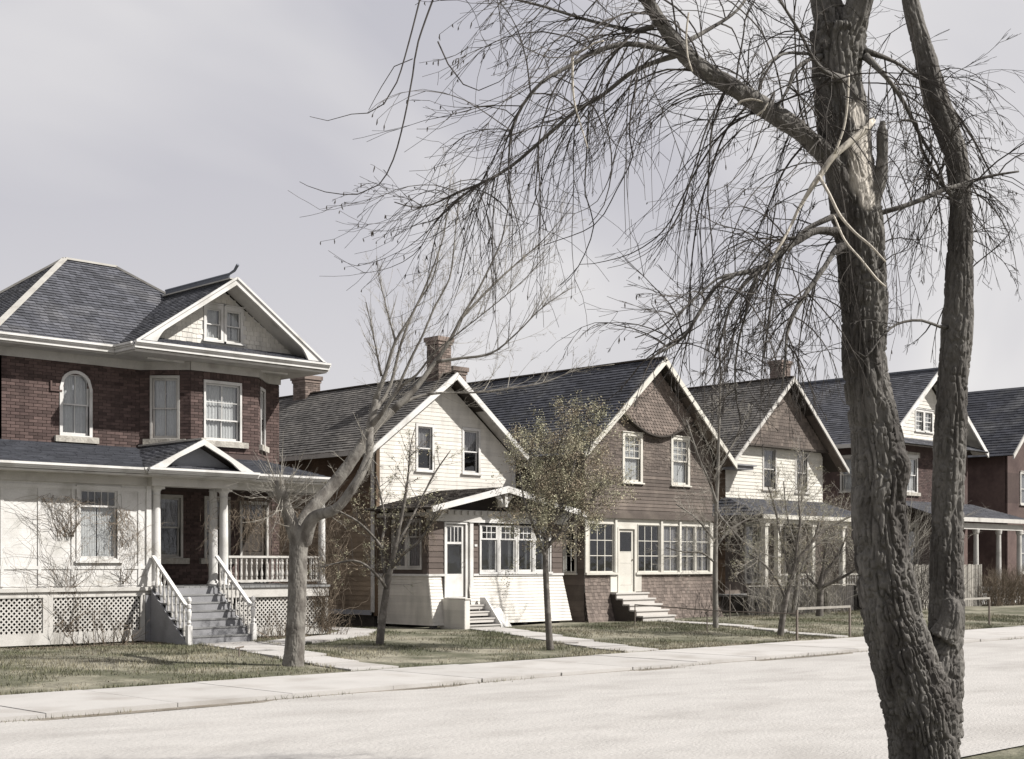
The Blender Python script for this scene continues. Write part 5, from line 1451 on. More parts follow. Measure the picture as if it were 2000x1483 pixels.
# long arching and hanging twigs
tw = MB(); catk = []
for P in ([(7.31,8.239,6.418,0.008),(7.187,8.36,5.933,0.0068),(7.156,8.391,5.669,0.0064),(7.107,8.438,5.316,0.006),(7.047,8.497,5.008,0.0056),(6.967,8.576,4.811,0.0048),(6.847,8.694,4.735,0.004),(6.667,8.871,4.755,0.0034),(6.567,8.969,4.803,0.0024),(6.524,9.011,4.835,0.002)],
          [(7.158,8.248,6.377,0.0068),(7.071,8.334,5.896,0.006),(7.003,8.401,5.579,0.0052),(6.932,8.47,5.412,0.0048),(6.844,8.557,5.34,0.004),(6.753,8.646,5.332,0.0032),(6.62,8.776,5.281,0.0026),(6.521,8.874,5.313,0.002)],
          [(7.156,8.391,5.797,0.004),(7.053,8.492,5.737,0.004),(6.981,8.562,5.577,0.0036),(6.91,8.632,5.396,0.0024)],
          [(7.296,8.253,5.933,0.006),(7.353,8.197,5.757,0.0056),(7.438,8.113,5.597,0.0048),(7.524,8.028,5.549,0.004),(7.639,7.916,5.617,0.0032),(7.739,7.818,5.737,0.0024)],
          [(7.623,7.791,5.027,0.0079),(7.62,7.794,4.848,0.0052),(7.64,7.774,4.63,0.0044),(7.682,7.733,4.431,0.0036),(7.697,7.719,4.153,0.0028)],
          [(8.43,8.26,5.353,0.0073),(8.424,8.266,5.16,0.006),(8.412,8.278,4.945,0.0052),(8.449,8.242,4.773,0.0043),(8.479,8.211,4.644,0.0034)],
          [(8.657,7.897,5.614,0.0077),(8.644,7.909,5.26,0.0064),(8.635,7.918,4.919,0.0055),(8.687,7.867,4.663,0.0047),(8.596,7.957,4.322,0.0038),(8.474,8.076,4.152,0.0026)],
          [(8.508,7.342,5.971,0.0073),(8.374,7.474,5.563,0.0061),(8.403,7.445,5.237,0.0053),(8.418,7.431,4.992,0.0049),(8.374,7.474,4.706,0.0041),(8.287,7.559,4.543,0.0029)],
          [(8.869,7.548,5.865,0.008),(8.83,7.587,5.569,0.0072),(8.824,7.592,5.357,0.0063),(8.842,7.575,5.21,0.0055),(8.748,7.667,4.935,0.0046),(8.613,7.8,4.639,0.0042),(8.311,8.096,4.47,0.0032)]):
    tube_s(tw, P, 4, .10)
def hang(s, count, a=0., b=1., L=(.7, 1.9), r=(.0045, .0085), out=None, droop=1.2, lev=2, kids=(4, .5), sp=.32, mb=None, side=.6, hk=.5):
    n = len(s)
    for _ in range(int(count * .82)):
        i = int((a + (b - a) * rnd.random()) * (n - 2)); i = max(0, min(n - 2, i))
        p = Vector(s[i, :3]); t = (Vector(s[i + 1, :3]) - p).normalized()
        d = t * .55 + rv(side) + Vector((0, 0, .25))
        if out: d += Vector(out)
        LL = rnd.uniform(*L) * (1 - .35 * i / n)
        rr_ = min(rnd.uniform(*r), max(.003, s[i, 3] * .55))
        twig(mb or tw, p, d, LL, rr_, lev, droop * rnd.uniform(.45, 1.7), rnd.uniform(.08, .2), kids, sp * rnd.uniform(.7, 1.6), catk, 4, 0, .15, rnd.random() < hk)
IMG_L = (-.713, .701, 0)      # away along the street, towards the houses' side
hang(sLB, 48, .12, 1, (1.2, 3.1), (.006, .011), lev=2, kids=(4, .5)); hang(sLB, 40, .12, 1, (1.0, 2.6), lev=1, kids=(6, .5))
hang(sL1, 40, .1, 1, (.8, 2.4), (.004, .008), lev=1, kids=(6, .55)); hang(sL2, 50, .05, 1, (.6, 2.0), (.004, .007), lev=1, kids=(6, .55)); hang(sL2, 14, .5, 1, (.5, 1.0), (.003, .005))
hang(sL3, 12, .2, 1, (.5, 1.4)); hang(sL4, 12, .2, 1, (.5, 1.4)); hang(sL5, 22, .1, 1, (.4, 1.0)); hang(sL6, 12, .1, 1, (.5, 1.3))
hang(sM1, 44, .08, 1, (.6, 1.9), (.005, .010)); hang(sM1b, 18, .1, 1, (.5, 1.3)); hang(sM2, 34, .1, 1, (.5, 1.3), hk=.4)
hang(sM3, 12, .1, 1, (.4, .9)); hang(sM4, 12, .1, 1, (.4, .9)); hang(sM5, 16, .1, 1, (.4, .9)); hang(sM6, 14, .1, 1, (.4, 1.0))
hang(sR1, 30, .1, 1, (.6, 1.7), hk=.2); hang(sR2, 30, .1, 1, (.6, 1.7), hk=.2); hang(sR3, 14, .1, 1, (.4, 1.2), hk=.2); hang(sR4, 18, .1, 1, (.6, 1.8))
hang(sARM, 30, .1, 1, (.6, 1.6), hk=.2); hang(sARCH, 7, .1, .9, (.2, .5))
sLT, sRT = spline(LT, .08), spline(RT, .08)
hang(sLT, 34, .60, .98, (.7, 2.0), out=(-.5, .5, .3), side=.9)
hang(sRT, 14, .55, .98, (.4, 1.3), side=.9); hang(sRT, 12, .55, .98, (.4, 1.2), out=(.5, -.5, .3))
tw.build('twig', 'twig', W, kind='stuff')
cat = MB(); IML = Vector((-.713, .701, 0))
for p, d in catk:
    if rnd.random() < (.12 if p.dot(IML) > .3 else .012):
        L = rnd.uniform(.02, .045); q = p + Vector((0, 0, -L)) + rv(.006)
        cat.tube([tuple(p), tuple((p + q) / 2 + rv(.003)), tuple(q)], [.003, .0055, .002], 4)
cat.build('catkin', 'twig', W, kind='stuff')

# ---------------------------------------------------------------- the pollarded leaning tree
def street_tree(name, loc, label, cat_='tree', group='young trees on the front lawns'):
    return thing(name, loc, label, cat_, group)
TA = thing('leaning_tree', (14.6, 20.4, 0), 'bare grey tree with stout forked trunk and long limbs leaning away from the brick porch', 'tree')
D = 24.8
A_tr = [(14.618,20.405,-0.12,0.2349),(14.625,20.399,0.016,0.1988),(14.65,20.374,0.404,0.1762),(14.67,20.355,0.947,0.1671),(14.683,20.342,1.579,0.1626),(14.695,20.329,2.076,0.1626),(14.715,20.31,2.302,0.1897),(14.721,20.304,2.437,0.1717)]
A_l = [(14.695,20.329,2.211,0.1536),(14.54,20.342,2.588,0.1215),(14.404,20.335,2.881,0.1075),(14.301,20.296,3.1,0.0982),(14.276,20.321,3.296,0.0893)]
A_1 = [(14.728,20.298,2.229,0.1536),(14.958,20.492,2.646,0.1234),(15.44,20.438,3.173,0.1157),(15.673,20.35,3.466,0.1115),(15.961,20.207,3.92,0.1026),(16.17,20.142,4.266,0.0936),(16.515,19.943,4.651,0.0752),(16.861,19.743,5.03,0.0613),(17.21,19.54,5.572,0.0521),(17.42,19.335,6.008,0.0474),(17.548,19.208,6.368,0.0379),(17.751,19.009,6.832,0.0308),(17.906,18.857,7.258,0.026),(18.089,18.677,7.836,0.0213),(18.163,18.604,8.338,0.0166),(18.291,18.478,8.764,0.0104)]
A_2 = [(14.753,20.272,2.229,0.1536),(14.762,19.983,2.639,0.1075),(14.928,19.54,2.801,0.0889),(15.094,19.237,3.204,0.0797),(15.283,19.191,3.548,0.0756),(15.403,19.214,3.831,0.0714),(15.528,19.371,4.208,0.072),(15.649,19.392,4.587,0.0632),(15.662,19.379,4.741,0.0542),(15.784,19.259,5.175,0.0407),(15.913,19.132,5.753,0.0339),(16.107,18.942,6.196,0.0294),(16.274,18.778,6.674,0.0248),(16.448,18.607,7.289,0.0203),(16.532,18.524,7.695,0.0181),(16.571,18.486,8.201,0.0136),(16.609,18.449,8.626,0.009)]
bark_solid('trunk', [A_tr, A_l, A_1[:7], A_2[:9]], 'bark_pale', TA, .014, .006, 34, .2, smooth_it=2)
LS = []
def lim(P, parent, m='bark_pale', n=6):
    P = [(x, y, z, r * max(.68, 1 - .10 * i)) for i, (x, y, z, r) in enumerate(P)]
    mb = MB(); s = tube_s(mb, P, n, .15); mb.build('limb', m, parent, smooth=True); LS.append(s); return s
a1 = lim(A_1[6:], TA); a2 = lim(A_2[8:], TA)
a3 = lim([(15.63,19.411,4.515,0.0542),(15.866,19.459,4.719,0.041),(16.118,19.492,5.081,0.0367),(16.242,19.37,5.779,0.0321),(16.432,19.184,6.44,0.0252),(16.648,18.971,6.945,0.0184),(16.746,18.875,7.542,0.0138)], TA)
a4 = lim([(15.554,19.345,4.28,0.0585),(15.612,19.148,4.467,0.0448),(15.721,18.901,4.822,0.0379),(15.912,18.713,5.402,0.0335),(16.077,18.551,5.866,0.029),(16.198,18.432,6.277,0.0268),(16.396,18.238,6.812,0.0223),(16.44,18.194,7.223,0.0179),(16.491,18.144,7.919,0.0134),(16.536,18.1,8.544,0.0089)], TA)
a5 = lim([(15.836,19.208,4.696,0.0361),(15.881,18.884,4.969,0.0314),(15.917,18.568,5.112,0.0267),(16,18.206,5.456,0.022),(16.136,17.792,5.741,0.0175),(16.572,17.363,6.222,0.0131),(17.009,16.934,6.746,0.0096),(17.321,16.628,7.271,0.007)], TA)
a6 = lim([(16.515,19.943,4.67,0.0376),(16.96,19.786,4.919,0.0332),(17.404,19.63,5.019,0.0286),(18.003,19.322,5.053,0.024),(18.582,19.034,5.154,0.0218),(19.202,18.705,5.287,0.0195),(19.837,18.362,5.568,0.0148),(20.328,17.879,5.666,0.0098)], TA)
a7 = lim([(17.21,19.54,5.572,0.0379),(17.548,19.208,5.639,0.0284),(17.953,18.81,5.733,0.0237),(18.291,18.478,6.112,0.0189),(18.629,18.146,6.586,0.0142),(19.034,17.748,6.965,0.0095)], TA)
a8 = lim([(15.913,19.132,5.78,0.0271),(15.932,19.254,6.023,0.0181),(15.912,19.414,6.495,0.0137),(15.834,19.491,6.95,0.0109),(15.801,19.523,7.314,0.0073)], TA)
a9 = lim([(15.739,19.303,5.148,0.0271),(15.631,19.27,5.449,0.018),(15.504,19.254,5.883,0.0134),(15.421,19.336,6.42,0.0099)], TA)
a10 = lim([(17.548,19.208,6.368,0.0284),(18.092,18.955,7.004,0.0215),(18.641,18.695,7.572,0.0173),(18.916,18.425,7.909,0.0144),(19.327,18.021,8.582,0.0096)], TA)
ta = MB(); tt = []
def sprout(mb, s, count, a=0, b=1, L=(.4, 1.3), r=(.004, .008), lev=1, up=.5, side=.6, fw=.6, kids=(4, .45), sp=.5, tips=None, bias=(0, 0, .2), wob=.10, droop=0.):
    n = len(s)
    for _ in range(count):
        i = max(0, min(n - 2, int((a + (b - a) * rnd.random()) * (n - 2))))
        p = Vector(s[i, :3]); t = (Vector(s[i + 1, :3]) - p).normalized()
        d = t * fw + rv(side) + Vector(bias)
        twig(mb, p, d, rnd.uniform(*L) * (1 - .3 * i / n), min(rnd.uniform(*r), max(.003, s[i, 3] * .6)), lev, droop, wob, kids, sp, tips, 4, up)
for s in (a1, a2, a3, a4): sprout(ta, s, 34, .05, 1, (.4, 1.3), (.003, .005), lev=2, fw=.8, side=.5, sp=.5)
for s in (a5, a6, a7, a10): sprout(ta, s, 28, .1, 1, (.4, 1.2), lev=2, fw=.9, side=.45)
for s in (a8, a9): sprout(ta, s, 20, .1, 1, (.3, .9), fw=.9, side=.4)
sA2 = spline(A_2[:9], .1); sA1 = spline(A_1[:7], .1)
sprout(ta, sA1, 14, .2, 1, (.3, 1.0)); sprout(ta, sA2, 26, .15, .9, (.3, .9), lev=2, bias=(.2, -.2, 0))
ta.build('twig', 'twig_pale', TA, kind='stuff')
tb_ = MB(); sl_ = spline(A_l, .05)
sprout(tb_, sl_, 60, .55, 1, (.5, 1.35), (.005, .010), 1, .5, .75, .5, (4, .45), .45, None, (0, 0, .25))
sprout(tb_, sl_, 20, .2, .8, (.4, 1.0), (.004, .007), 1, .3, .8, .2, (3, .4), .5)
tb_.build('twig', 'twig_pale', TA, kind='stuff')

# ---------------------------------------------------------------- slim young trees
def young(name, loc, label, chains, twigs, bark='bark_young', tm='twig', leafy=None, group='young trees on the front lawns'):
    T = thing(name, loc, label, 'tree', group)
    mb = MB(); s0 = tube_s(mb, chains[0], 10, .12); mb.build('trunk', bark, T, smooth=True)
    ss = [s0]
    for P in chains[1:]:
        mb = MB(); ss.append(tube_s(mb, P, 6, .12)); mb.build('limb', bark, T, smooth=True)
    tm_ = MB(); tips = []
    for i, kw in twigs: sprout(tm_, ss[i], tips=tips, **kw)
    tm_.build('twig', tm, T, kind='stuff')
    if leafy: leaves('leaf', tips, leafy[0], T, *leafy[1:])
    return T
young('young_tree', (18.9, 23.3, 0), 'slim leaning young tree with low bare crown before the white porch side windows',
      [[(18.922,23.326,-0.056,0.1198),(18.945,23.304,0.085,0.0926),(18.999,23.25,0.761,0.0817),(19.069,23.181,1.414,0.0708),(19.131,23.12,1.85,0.0599),(19.186,23.067,2.177,0.049),(19.248,23.006,2.612,0.0381),(19.326,22.929,3.168,0.0327),(19.38,22.876,3.702,0.0218),(19.419,22.838,4.355,0.0131),(19.497,22.762,4.758,0.0087)],
       [(19.069,23.181,1.414,0.049),(19.063,23.328,1.85,0.0383),(19.174,23.499,2.29,0.033),(19.349,23.608,2.736,0.0277),(19.357,23.74,3.239,0.0222),(19.341,23.896,3.745,0.0167)],
       [(19.108,23.143,1.719,0.0436),(19.158,22.814,2.012,0.0325),(19.259,22.434,2.28,0.0269),(19.369,22.186,2.6,0.0214),(19.486,21.931,3.024,0.016)],
       [(19.054,23.197,1.305,0.0436),(18.684,22.999,1.549,0.0322),(18.367,23.03,1.797,0.0267),(18.115,23.138,1.903,0.0213),(17.811,23.436,1.829,0.016),(17.621,23.623,1.765,0.0106)],
       [(19.079,23.313,2.069,0.0383),(18.835,23.271,2.339,0.0271),(18.377,23.301,2.71,0.0215),(18.048,23.484,2.921,0.0161),(17.857,23.672,3.082,0.0107)],
       [(19.186,23.067,2.177,0.0381),(19.598,23.082,2.73,0.0275),(19.925,23.041,3.29,0.0221),(20.205,22.907,3.85,0.0167),(20.427,22.689,4.294,0.0111)]],
      [(0, dict(count=34, a=.35, L=(.4, 1.1), lev=2, up=.3)), (1, dict(count=22, a=.1, L=(.4, .9), lev=2)), (2, dict(count=22, a=.1, L=(.3, .8), lev=2)),
       (3, dict(count=16, a=.1, L=(.3, .8), lev=2, up=0.)), (4, dict(count=16, a=.1, L=(.3, .8), lev=2, up=0.)), (5, dict(count=16, a=.1, L=(.3, .8), lev=2))],
      leafy=('bud', .013, 1, .02))
young('young_tree', (21.8, 21.0, 0), 'slim young tree with rounded crown of fresh olive buds before the clapboard house',
      [[(21.115,20.33,-0.018,0.1014),(21.1,20.345,0.121,0.0801),(21.07,20.375,0.783,0.0694),(21.039,20.404,1.637,0.064),(21.039,20.404,2.117,0.0587),(21.07,20.375,2.49,0.0427),(21.13,20.315,2.917,0.032),(21.191,20.255,3.451,0.0267),(21.237,20.21,3.985,0.0213),(21.298,20.15,4.518,0.016),(21.336,20.113,5.052,0.0107)],
       [(21.039,20.404,1.957,0.048),(20.775,20.384,2.38,0.0345),(20.519,20.355,2.798,0.0263),(20.351,20.38,3.214,0.021),(20.298,20.431,3.739,0.0157)],
       [(21.047,20.397,2.17,0.048),(21.294,20.294,2.439,0.0348),(21.597,20.137,2.71,0.0269),(21.901,19.979,3.09,0.0216),(22.093,19.79,3.575,0.0162)],
       [(21.054,20.389,2.277,0.0427),(21.313,20.836,2.718,0.0326),(21.417,21.015,3.271,0.0273),(21.521,21.193,3.83,0.022),(21.481,21.232,4.49,0.0165)],
       [(21.085,20.36,2.597,0.0427),(21.263,20.044,3.073,0.0319),(21.379,19.79,3.652,0.0265),(21.531,19.641,4.182,0.0212),(21.606,19.567,4.712,0.0159)],
       [(21.07,20.375,2.437,0.0374),(20.895,19.986,2.798,0.0316),(20.863,19.596,3.413,0.026),(20.902,19.418,4.03,0.0182),(20.939,19.382,4.549,0.013)]],
      [(i, dict(count=c, a=.45 if i == 0 else .15, L=(.6, 1.55), lev=2, up=.4, side=.7, kids=(5, .5))) for i, c in enumerate((30, 22, 24, 22, 24, 22))],
      leafy=('bud', .0165, 3, .07))
young('young_tree', (30.9, 23.5, 0), 'straight slender pale-trunked young tree at the right corner of the shingled house',
      [[(30.564,23.242,-0.157,0.0969),(30.564,23.242,0.05,0.0796),(30.554,23.251,1.019,0.0761),(30.554,23.251,1.85,0.0692),(30.574,23.232,3.234,0.0554),(30.604,23.203,4.342,0.0485),(30.624,23.184,5.311,0.0346),(30.643,23.164,6.28,0.0277),(30.653,23.154,7.11,0.0208),(30.633,23.174,7.941,0.0138)],
       [(30.584,23.222,3.442,0.0485),(30.276,23.245,4.053,0.0344),(29.92,23.314,4.658,0.0308),(29.694,23.396,5.265,0.0273),(29.597,23.491,5.675,0.0205)],
       [(30.564,23.242,2.404,0.0415),(30.178,23.341,2.814,0.0275),(29.774,23.458,3.151,0.0205),(29.481,23.746,3.425,0.0164)],
       [(30.564,23.242,2.265,0.0415),(30.944,23.149,2.685,0.0313),(31.405,22.977,2.969,0.0245),(31.887,22.643,3.253,0.0168)],
       [(30.564,23.242,1.85,0.0346),(30.128,23.39,2.125,0.0275),(29.627,23.602,2.151,0.0205),(29.285,23.938,2.261,0.0137)],
       [(30.574,23.232,3.234,0.0415),(30.831,22.98,2.819,0.0311),(31.127,22.689,2.404,0.0242),(31.571,22.252,2.058,0.0173),(31.966,21.864,1.988,0.0125)],
       [(30.604,23.203,4.342,0.0346),(30.912,23.04,4.904,0.0278),(31.241,22.857,5.607,0.0209),(31.522,22.721,6.175,0.014)]],
      [(i, dict(count=c, a=.3 if i == 0 else .15, L=(.5, 1.4), lev=2, up=.15, r=(.004, .007), side=.7, kids=(5, .55))) for i, c in enumerate((44, 18, 22, 24, 22, 26, 14))],
      bark='bark_pale', tm='twig_pale')
young('young_tree', (29.3, 20.3, 0), 'small tree leaning right with spreading bare crown, beside the pale wooden bar',
      [[(29.279,20.299,-0.088,0.1084),(29.297,20.281,0.065,0.0829),(29.361,20.218,0.702,0.0765),(29.434,20.147,1.212,0.0701),(29.515,20.066,1.595,0.0638),(29.643,19.941,1.978,0.0574),(29.788,19.798,2.233,0.0446),(29.916,19.673,2.513,0.0319),(29.988,19.602,2.87,0.0191)],
       [(29.488,20.093,1.467,0.051),(29.481,20.24,1.978,0.0384),(29.558,20.446,2.493,0.0321),(29.549,20.594,3.14,0.0258),(29.411,20.73,3.784,0.0193)],
       [(29.552,20.031,1.697,0.0446),(29.588,19.995,2.233,0.0319),(29.643,19.941,2.87,0.0255),(29.625,19.959,3.635,0.0191),(29.67,19.914,4.4,0.0128)],
       [(29.397,20.183,0.957,0.0383),(29.048,20.245,1.47,0.0317),(28.74,20.408,1.85,0.0253),(28.387,20.614,2.102,0.0189)],
       [(29.761,19.825,2.207,0.0383),(30.205,19.669,2.619,0.0289),(30.699,19.464,2.882,0.0226),(31.067,19.103,3.14,0.0155)]],
      [(i, dict(count=c, a=.35 if i == 0 else .15, L=(.5, 1.5), lev=2, up=.2, side=.7, kids=(5, .55))) for i, c in enumerate((30, 30, 30, 26, 28))],
      tm='twig_pale', leafy=('bud', .012, 1, .02))
young('young_tree', (38.2, 26.0, 0), 'thin pale tree close behind the leaning one, before the low dark fence',
      [[(38.78,26.385,-0.06,0.1089),(38.816,26.349,0.342,0.0838),(38.887,26.279,1.012,0.0754),(38.935,26.232,1.85,0.0587),(38.959,26.208,2.855,0.0419),(39.007,26.161,4.196,0.0335),(39.031,26.138,5.537,0.0218)],
       [(38.911,26.255,1.347,0.0503),(39.114,26.056,2.018,0.0335),(39.413,25.762,2.52,0.0251),(39.891,25.292,2.855,0.0168)],
       [(38.935,26.232,2.185,0.0419),(38.756,26.408,2.855,0.0335),(38.636,26.526,3.693,0.0251),(38.577,26.584,4.531,0.0168)]],
      [(i, dict(count=c, a=.3, L=(.6, 1.5), lev=2, up=.2, r=(.006, .010))) for i, c in enumerate((34, 24, 24))],
      bark='bark_pale', tm='twig_pale')
young('young_tree', (40.5, 24.3, 0), 'low dark-trunked tree with arms spreading wide, before the pale picket fence',
      [[(39.413,25.762,-0.027,0.1508),(39.425,25.75,0.258,0.1173),(39.437,25.739,0.845,0.1089),(39.437,25.739,1.096,0.1089),(39.485,25.692,1.515,0.0587),(39.557,25.621,2.185,0.0419),(39.652,25.527,2.855,0.0251)],
       [(39.437,25.739,1.046,0.0754),(39.48,25.416,1.183,0.0584),(39.604,25.014,1.385,0.0498),(39.836,24.646,1.651,0.0414),(40.079,24.267,1.933,0.0289)],
       [(39.437,25.739,1.046,0.067),(39.465,25.992,1.177,0.0505),(39.455,26.282,1.512,0.0338),(39.394,26.342,2.188,0.0254)],
       [(39.449,25.727,1.096,0.067),(39.593,25.586,1.599,0.0503),(39.891,25.292,2.185,0.0335),(40.071,25.116,2.855,0.0251)]],
      [(i, dict(count=c, a=.3, L=(.5, 1.3), lev=2, up=.3, r=(.006, .010))) for i, c in enumerate((26, 26, 22, 26))],
      tm='twig')

# ---------------------------------------------------------------- shrubs, vines, hedge, far trees
def thicket(name, x0, x1, y0, y1, n, h, label, cat_='shrub', m='twig', z=.05, lev=1, r=(.006, .012), group=None, side=.28):
    T = thing(name, ((x0 + x1) / 2, (y0 + y1) / 2, 0), label, cat_, group)
    mb = MB(); tips = []
    for _ in range(n):
        p = (rnd.uniform(x0, x1), rnd.uniform(y0, y1), z)
        twig(mb, p, Vector((0, 0, 1)) + rv(side), rnd.uniform(*h), rnd.uniform(*r), lev, .1, .12, (5, .5), .45, tips, 3)
    mb.build('stem', m, T, kind='stuff')
    return T
thicket('bare_shrub', 36.9, 42.0, 25.9, 27.4, 150, (1.0, 2.6), 'thicket of tall bare upright stems before the dark fence, next to the shingled house', m='twig_pale')
thicket('bare_shrub', 43.5, 48.5, 25.6, 26.9, 150, (1.2, 3.2), 'bare brushy shrub before the pale picket fence', m='twig')
thicket('hedge', 53.0, 57.4, 26.4, 27.4, 420, (1.2, 1.75), 'dense bare clipped hedge before the far brick house porch', 'hedge', m='vine', lev=1)
thicket('bare_shrub', 46.6, 50.0, 28.2, 30.4, 90, (3.2, 5.6), 'tall tangled bare bushes between the cream house and far brick house', m='twig_pale', lev=2, r=(.010, .02), side=.2)
thicket('bare_shrub', 34.7, 36.6, 26.95, 27.5, 26, (.5, 1.4), 'small bare shrub at the base of the shingled porch, right of its stairs', m='twig', side=.4)
thicket('bare_shrub', 18.5, 20.8, 26.85, 27.35, 70, (.3, .9), 'dry stalks against the right lattice of the brick house porch', m='vine', side=.35)
thicket('bare_shrub', 13.9, 15.4, 26.9, 27.35, 36, (.3, .9), 'dry stalks at the foot of the left lattice of the brick house porch', m='vine', side=.4)
def vine(name, fr, starts, label, m='vine', wid=.5, tot=60, L=(1.2, 2.2), seed_d=.05, hangs=0, zmax=3.6):
    T = thing(name, fr.w(starts[0][0], .1, 0), label, 'vine')
    mb = MB()
    for _ in range(tot):
        u, z, dz = rnd.choice(starts)
        u += rnd.uniform(-wid, wid) * .4
        d = seed_d + rnd.uniform(0, .05); P = []; Rr = []
        a = rnd.uniform(-.5, .5) * (1 if dz > 0 else .6); n = rnd.randint(10, 20); LL = rnd.uniform(*L)
        for i in range(n):
            P.append(fr.w(u, d, z)); Rr.append(.006 * (1 - .7 * i / n))
            a += rnd.gauss(0, .35); a *= .93
            u += math.sin(a) * LL / n; z += dz * math.cos(a) * LL / n
            d = max(seed_d, d + rnd.gauss(0, .012))
            if z > zmax: dz = -.4
        mb.tube(P, Rr, 3, False)
        for k in range(5):
            j = rnd.randrange(2, n); q = Vector(P[j]); e = Vector(fr.w(rnd.gauss(0, 1), .25, rnd.gauss(-.2, 1))) - Vector(fr.w(0, 0, 0))
            twig(mb, q, e, rnd.uniform(.12, .35), .0028, 0, .8, .3)
    mb.build('stem', m, T, kind='stuff')
vine('climbing_vine', fp, [(14.05, .3, 1), (14.0, 1.2, 1), (13.95, 2.4, 1)], 'dry leafless creeper climbing left of the enclosed porch window of the brick house', tot=70, zmax=3.2)
vine('climbing_vine', fp, [(15.40, 1.4, 1), (15.35, 2.2, 1), (15.30, 3.0, -1)], 'dry leafless creeper arching over the right edge of the enclosed porch window', tot=40, L=(.8, 1.6), zmax=3.3)
vine('climbing_vine', front(27.7), [(18.6, 3.4, -1), (19.2, 3.4, -1), (19.6, 3.5, -1), (20.2, 3.4, -1), (18.3, 3.3, -1)], 'tangle of dark dry creeper hanging in the open porch, behind the forked trunk', wid=.9, tot=110, L=(.8, 1.9), m='vine')
vine('climbing_vine', front(27.55), [(20.6, .3, 1), (20.7, .2, 1), (20.5, .8, 1), (20.8, 1.6, 1)], 'thick dry creeper wrapped round the right end corner of the brick porch', wid=.5, tot=110, L=(1.0, 2.4))
vine('climbing_vine', left(PX0), [(28.2, 3.1, -1), (28.8, 3.1, -1), (29.4, 3.1, -1), (28.05, 2.9, -1)], 'dark creeper hanging over the side windows of the white house porch', wid=.8, tot=70, L=(.4, 1.1))
# ---------------------------------------------------------------- grass and litter
def inwalk(x, y):
    for L_, R_ in WALKS:
        for i in range(len(L_) - 1):
            (xa, ya), (xb, yb), (xc, yc), (xd, yd) = L_[i], R_[i], R_[i + 1], L_[i + 1]
            poly = ((xa, ya), (xb, yb), (xc, yc), (xd, yd)); ins = False; j = 3
            for k in range(4):
                if (poly[k][1] > y) != (poly[j][1] > y) and x < (poly[j][0] - poly[k][0]) * (y - poly[k][1]) / (poly[j][1] - poly[k][1]) + poly[k][0]: ins = not ins
                j = k
            if ins: return True
    return False
gx = MB(); cnt = 0
def blade(x, y, z, h, w_):
    a = rnd.uniform(0, 6.28); lx, ly = rnd.gauss(0, .35) * h, rnd.gauss(0, .35) * h
    dx, dy = math.cos(a) * w_, math.sin(a) * w_
    gx.add([(x - dx, y - dy, z - .01), (x + dx, y + dy, z - .01), (x + lx, y + ly, z + h)], [(0, 1, 2)])
grng = np.random.RandomState(5)
NB = 150000
bx_ = grng.uniform(7, 46, NB); by_ = 18.88 + grng.power(1.0, NB) * 8.6
dens = NZ(np.stack([bx_ * .55, by_ * .55, bx_ * 0], 1)) * .6 + NZ(np.stack([bx_ * 1.9, by_ * 1.9, bx_ * 0 + 4], 1)) * .4
H1F = (13.4, 20.9, 27.3)
for x, y, g in zip(bx_, by_, dens):
    if g < .34 or rnd.random() > (g - .2) * 1.9: continue
    if x > 13.3 and y > 27.3 and x < 21: continue
    if 15.8 < x < 17.8 and y > 25.9: continue
    if 24.1 < x < 29.9 and y > 26.6: continue
    if 30.2 < x < 37 and y > 26.7: continue
    if inwalk(x, y): continue
    blade(x, y, lawn_h(x, y), rnd.uniform(.02, .065) * (.6 + g), .007)
for L_, R_ in WALKS[:4]:
    for side in (L_, R_):
        for (xa, ya), (xb, yb) in zip(side[:-1], side[1:]):
            for _ in range(int(math.hypot(xb - xa, yb - ya) * 110)):
                t = rnd.random(); x, y = xa + (xb - xa) * t + rnd.gauss(0, .035), ya + (yb - ya) * t
                if NZ(np.array([[x * 1.3, y * 1.3, 2]]))[0] > .42: blade(x, y, lawn_h(x, y) + .01, rnd.uniform(.03, .08), .007)
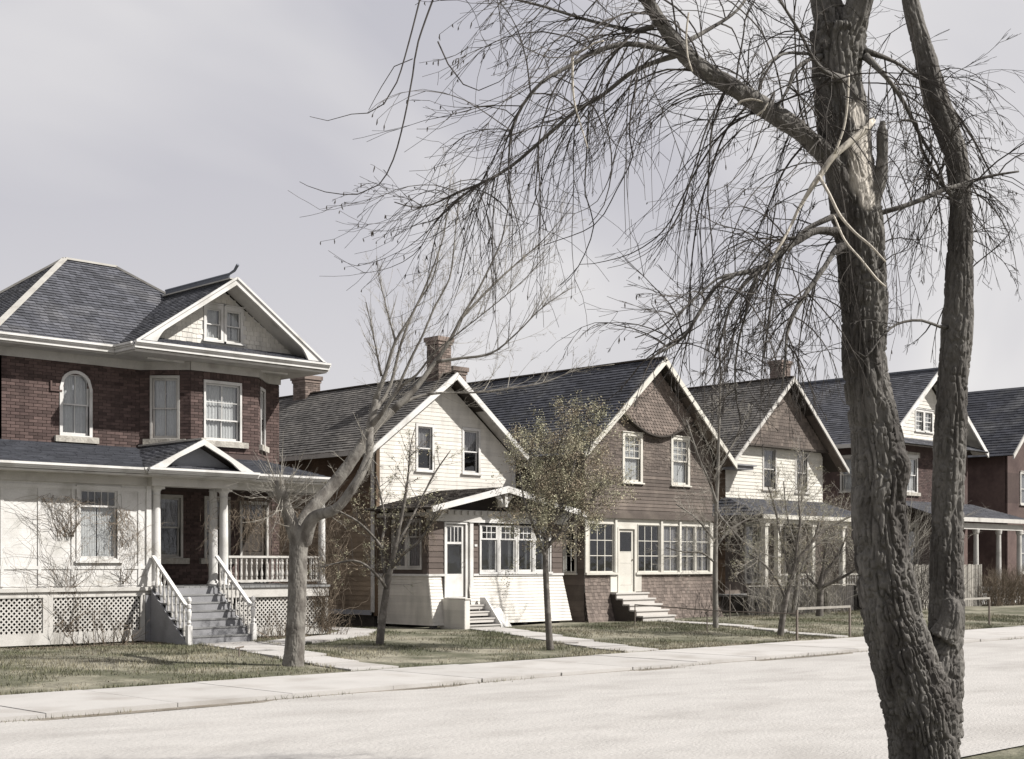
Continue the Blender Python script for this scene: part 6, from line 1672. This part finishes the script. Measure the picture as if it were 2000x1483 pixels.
for _ in range(5200):
    x = rnd.uniform(7, 46); y = 18.86 + abs(rnd.gauss(0, .03)) - .03
    if NZ(np.array([[x * .9, 3, 2]]))[0] > .42 and not inwalk(x, 19.1): blade(x, y, .015, rnd.uniform(.03, .08), .007)
gx.build('grass', 'grass', None, kind='stuff')
bpy.data.objects['grass']['label'] = 'short patchy spring grass on the front lawns'
# weeds along the sidewalk's road edge
gx = MB()
for _ in range(3600):
    x = rnd.uniform(5, 60); y = 16.12 + rnd.gauss(0, .07)
    if NZ(np.array([[x * .6, 1, 3]]))[0] < .48: continue
    blade(x, y, -.07, rnd.uniform(.03, .10), .008)
gx.build('grass', 'grass', None, kind='stuff')
# dry leaves and soil crumbs
mb = MB()
for _ in range(11000):
    k = rnd.random()
    if k < .3: x, y = rnd.uniform(12.5, 21.5), 27.25 - abs(rnd.gauss(0, .35))
    elif k < .6: x, y = rnd.uniform(8, 45), rnd.uniform(19, 27)
    else:
        x, y = rnd.uniform(5, 50), 16.10 - abs(rnd.gauss(0, .16))
        if NZ(np.array([[x * .35, 7, 2]]))[0] < .45: y += 3.0
    z = (lawn_h(x, y) if y > 18.8 else -.065) + .008
    a = rv(1).normalized() * rnd.uniform(.008, .028); b = Vector((0, 0, 1)).cross(a) * .7; c = Vector((x, y, z))
    mb.add([tuple(c - a), tuple(c + b), tuple(c + a + Vector((0, 0, .01))), tuple(c - b)], [(0, 1, 2, 3)])
lf_ = mb.build('fallen_leaves', 'vine', None, kind='stuff')
mb = MB()
for _ in range(2600):
    x, y = rnd.uniform(4, 50), 16.02 + rnd.gauss(0, .12)
    r_ = rnd.uniform(.004, .012); z = -.062 + road_z(x, y)
    mb.hexa([(x - r_, y - r_, z - r_), (x + r_, y - r_ * .8, z - r_), (x + r_ * .8, y + r_, z - r_), (x - r_, y + r_ * .9, z - r_),
             (x - r_ * .6, y - r_ * .5, z + r_ * .7), (x + r_ * .5, y - r_ * .4, z + r_), (x + r_ * .4, y + r_ * .5, z + r_ * .6), (x - r_ * .5, y + r_ * .6, z + r_ * .8)])
mb.build('gravel', 'dirt', None, kind='stuff')
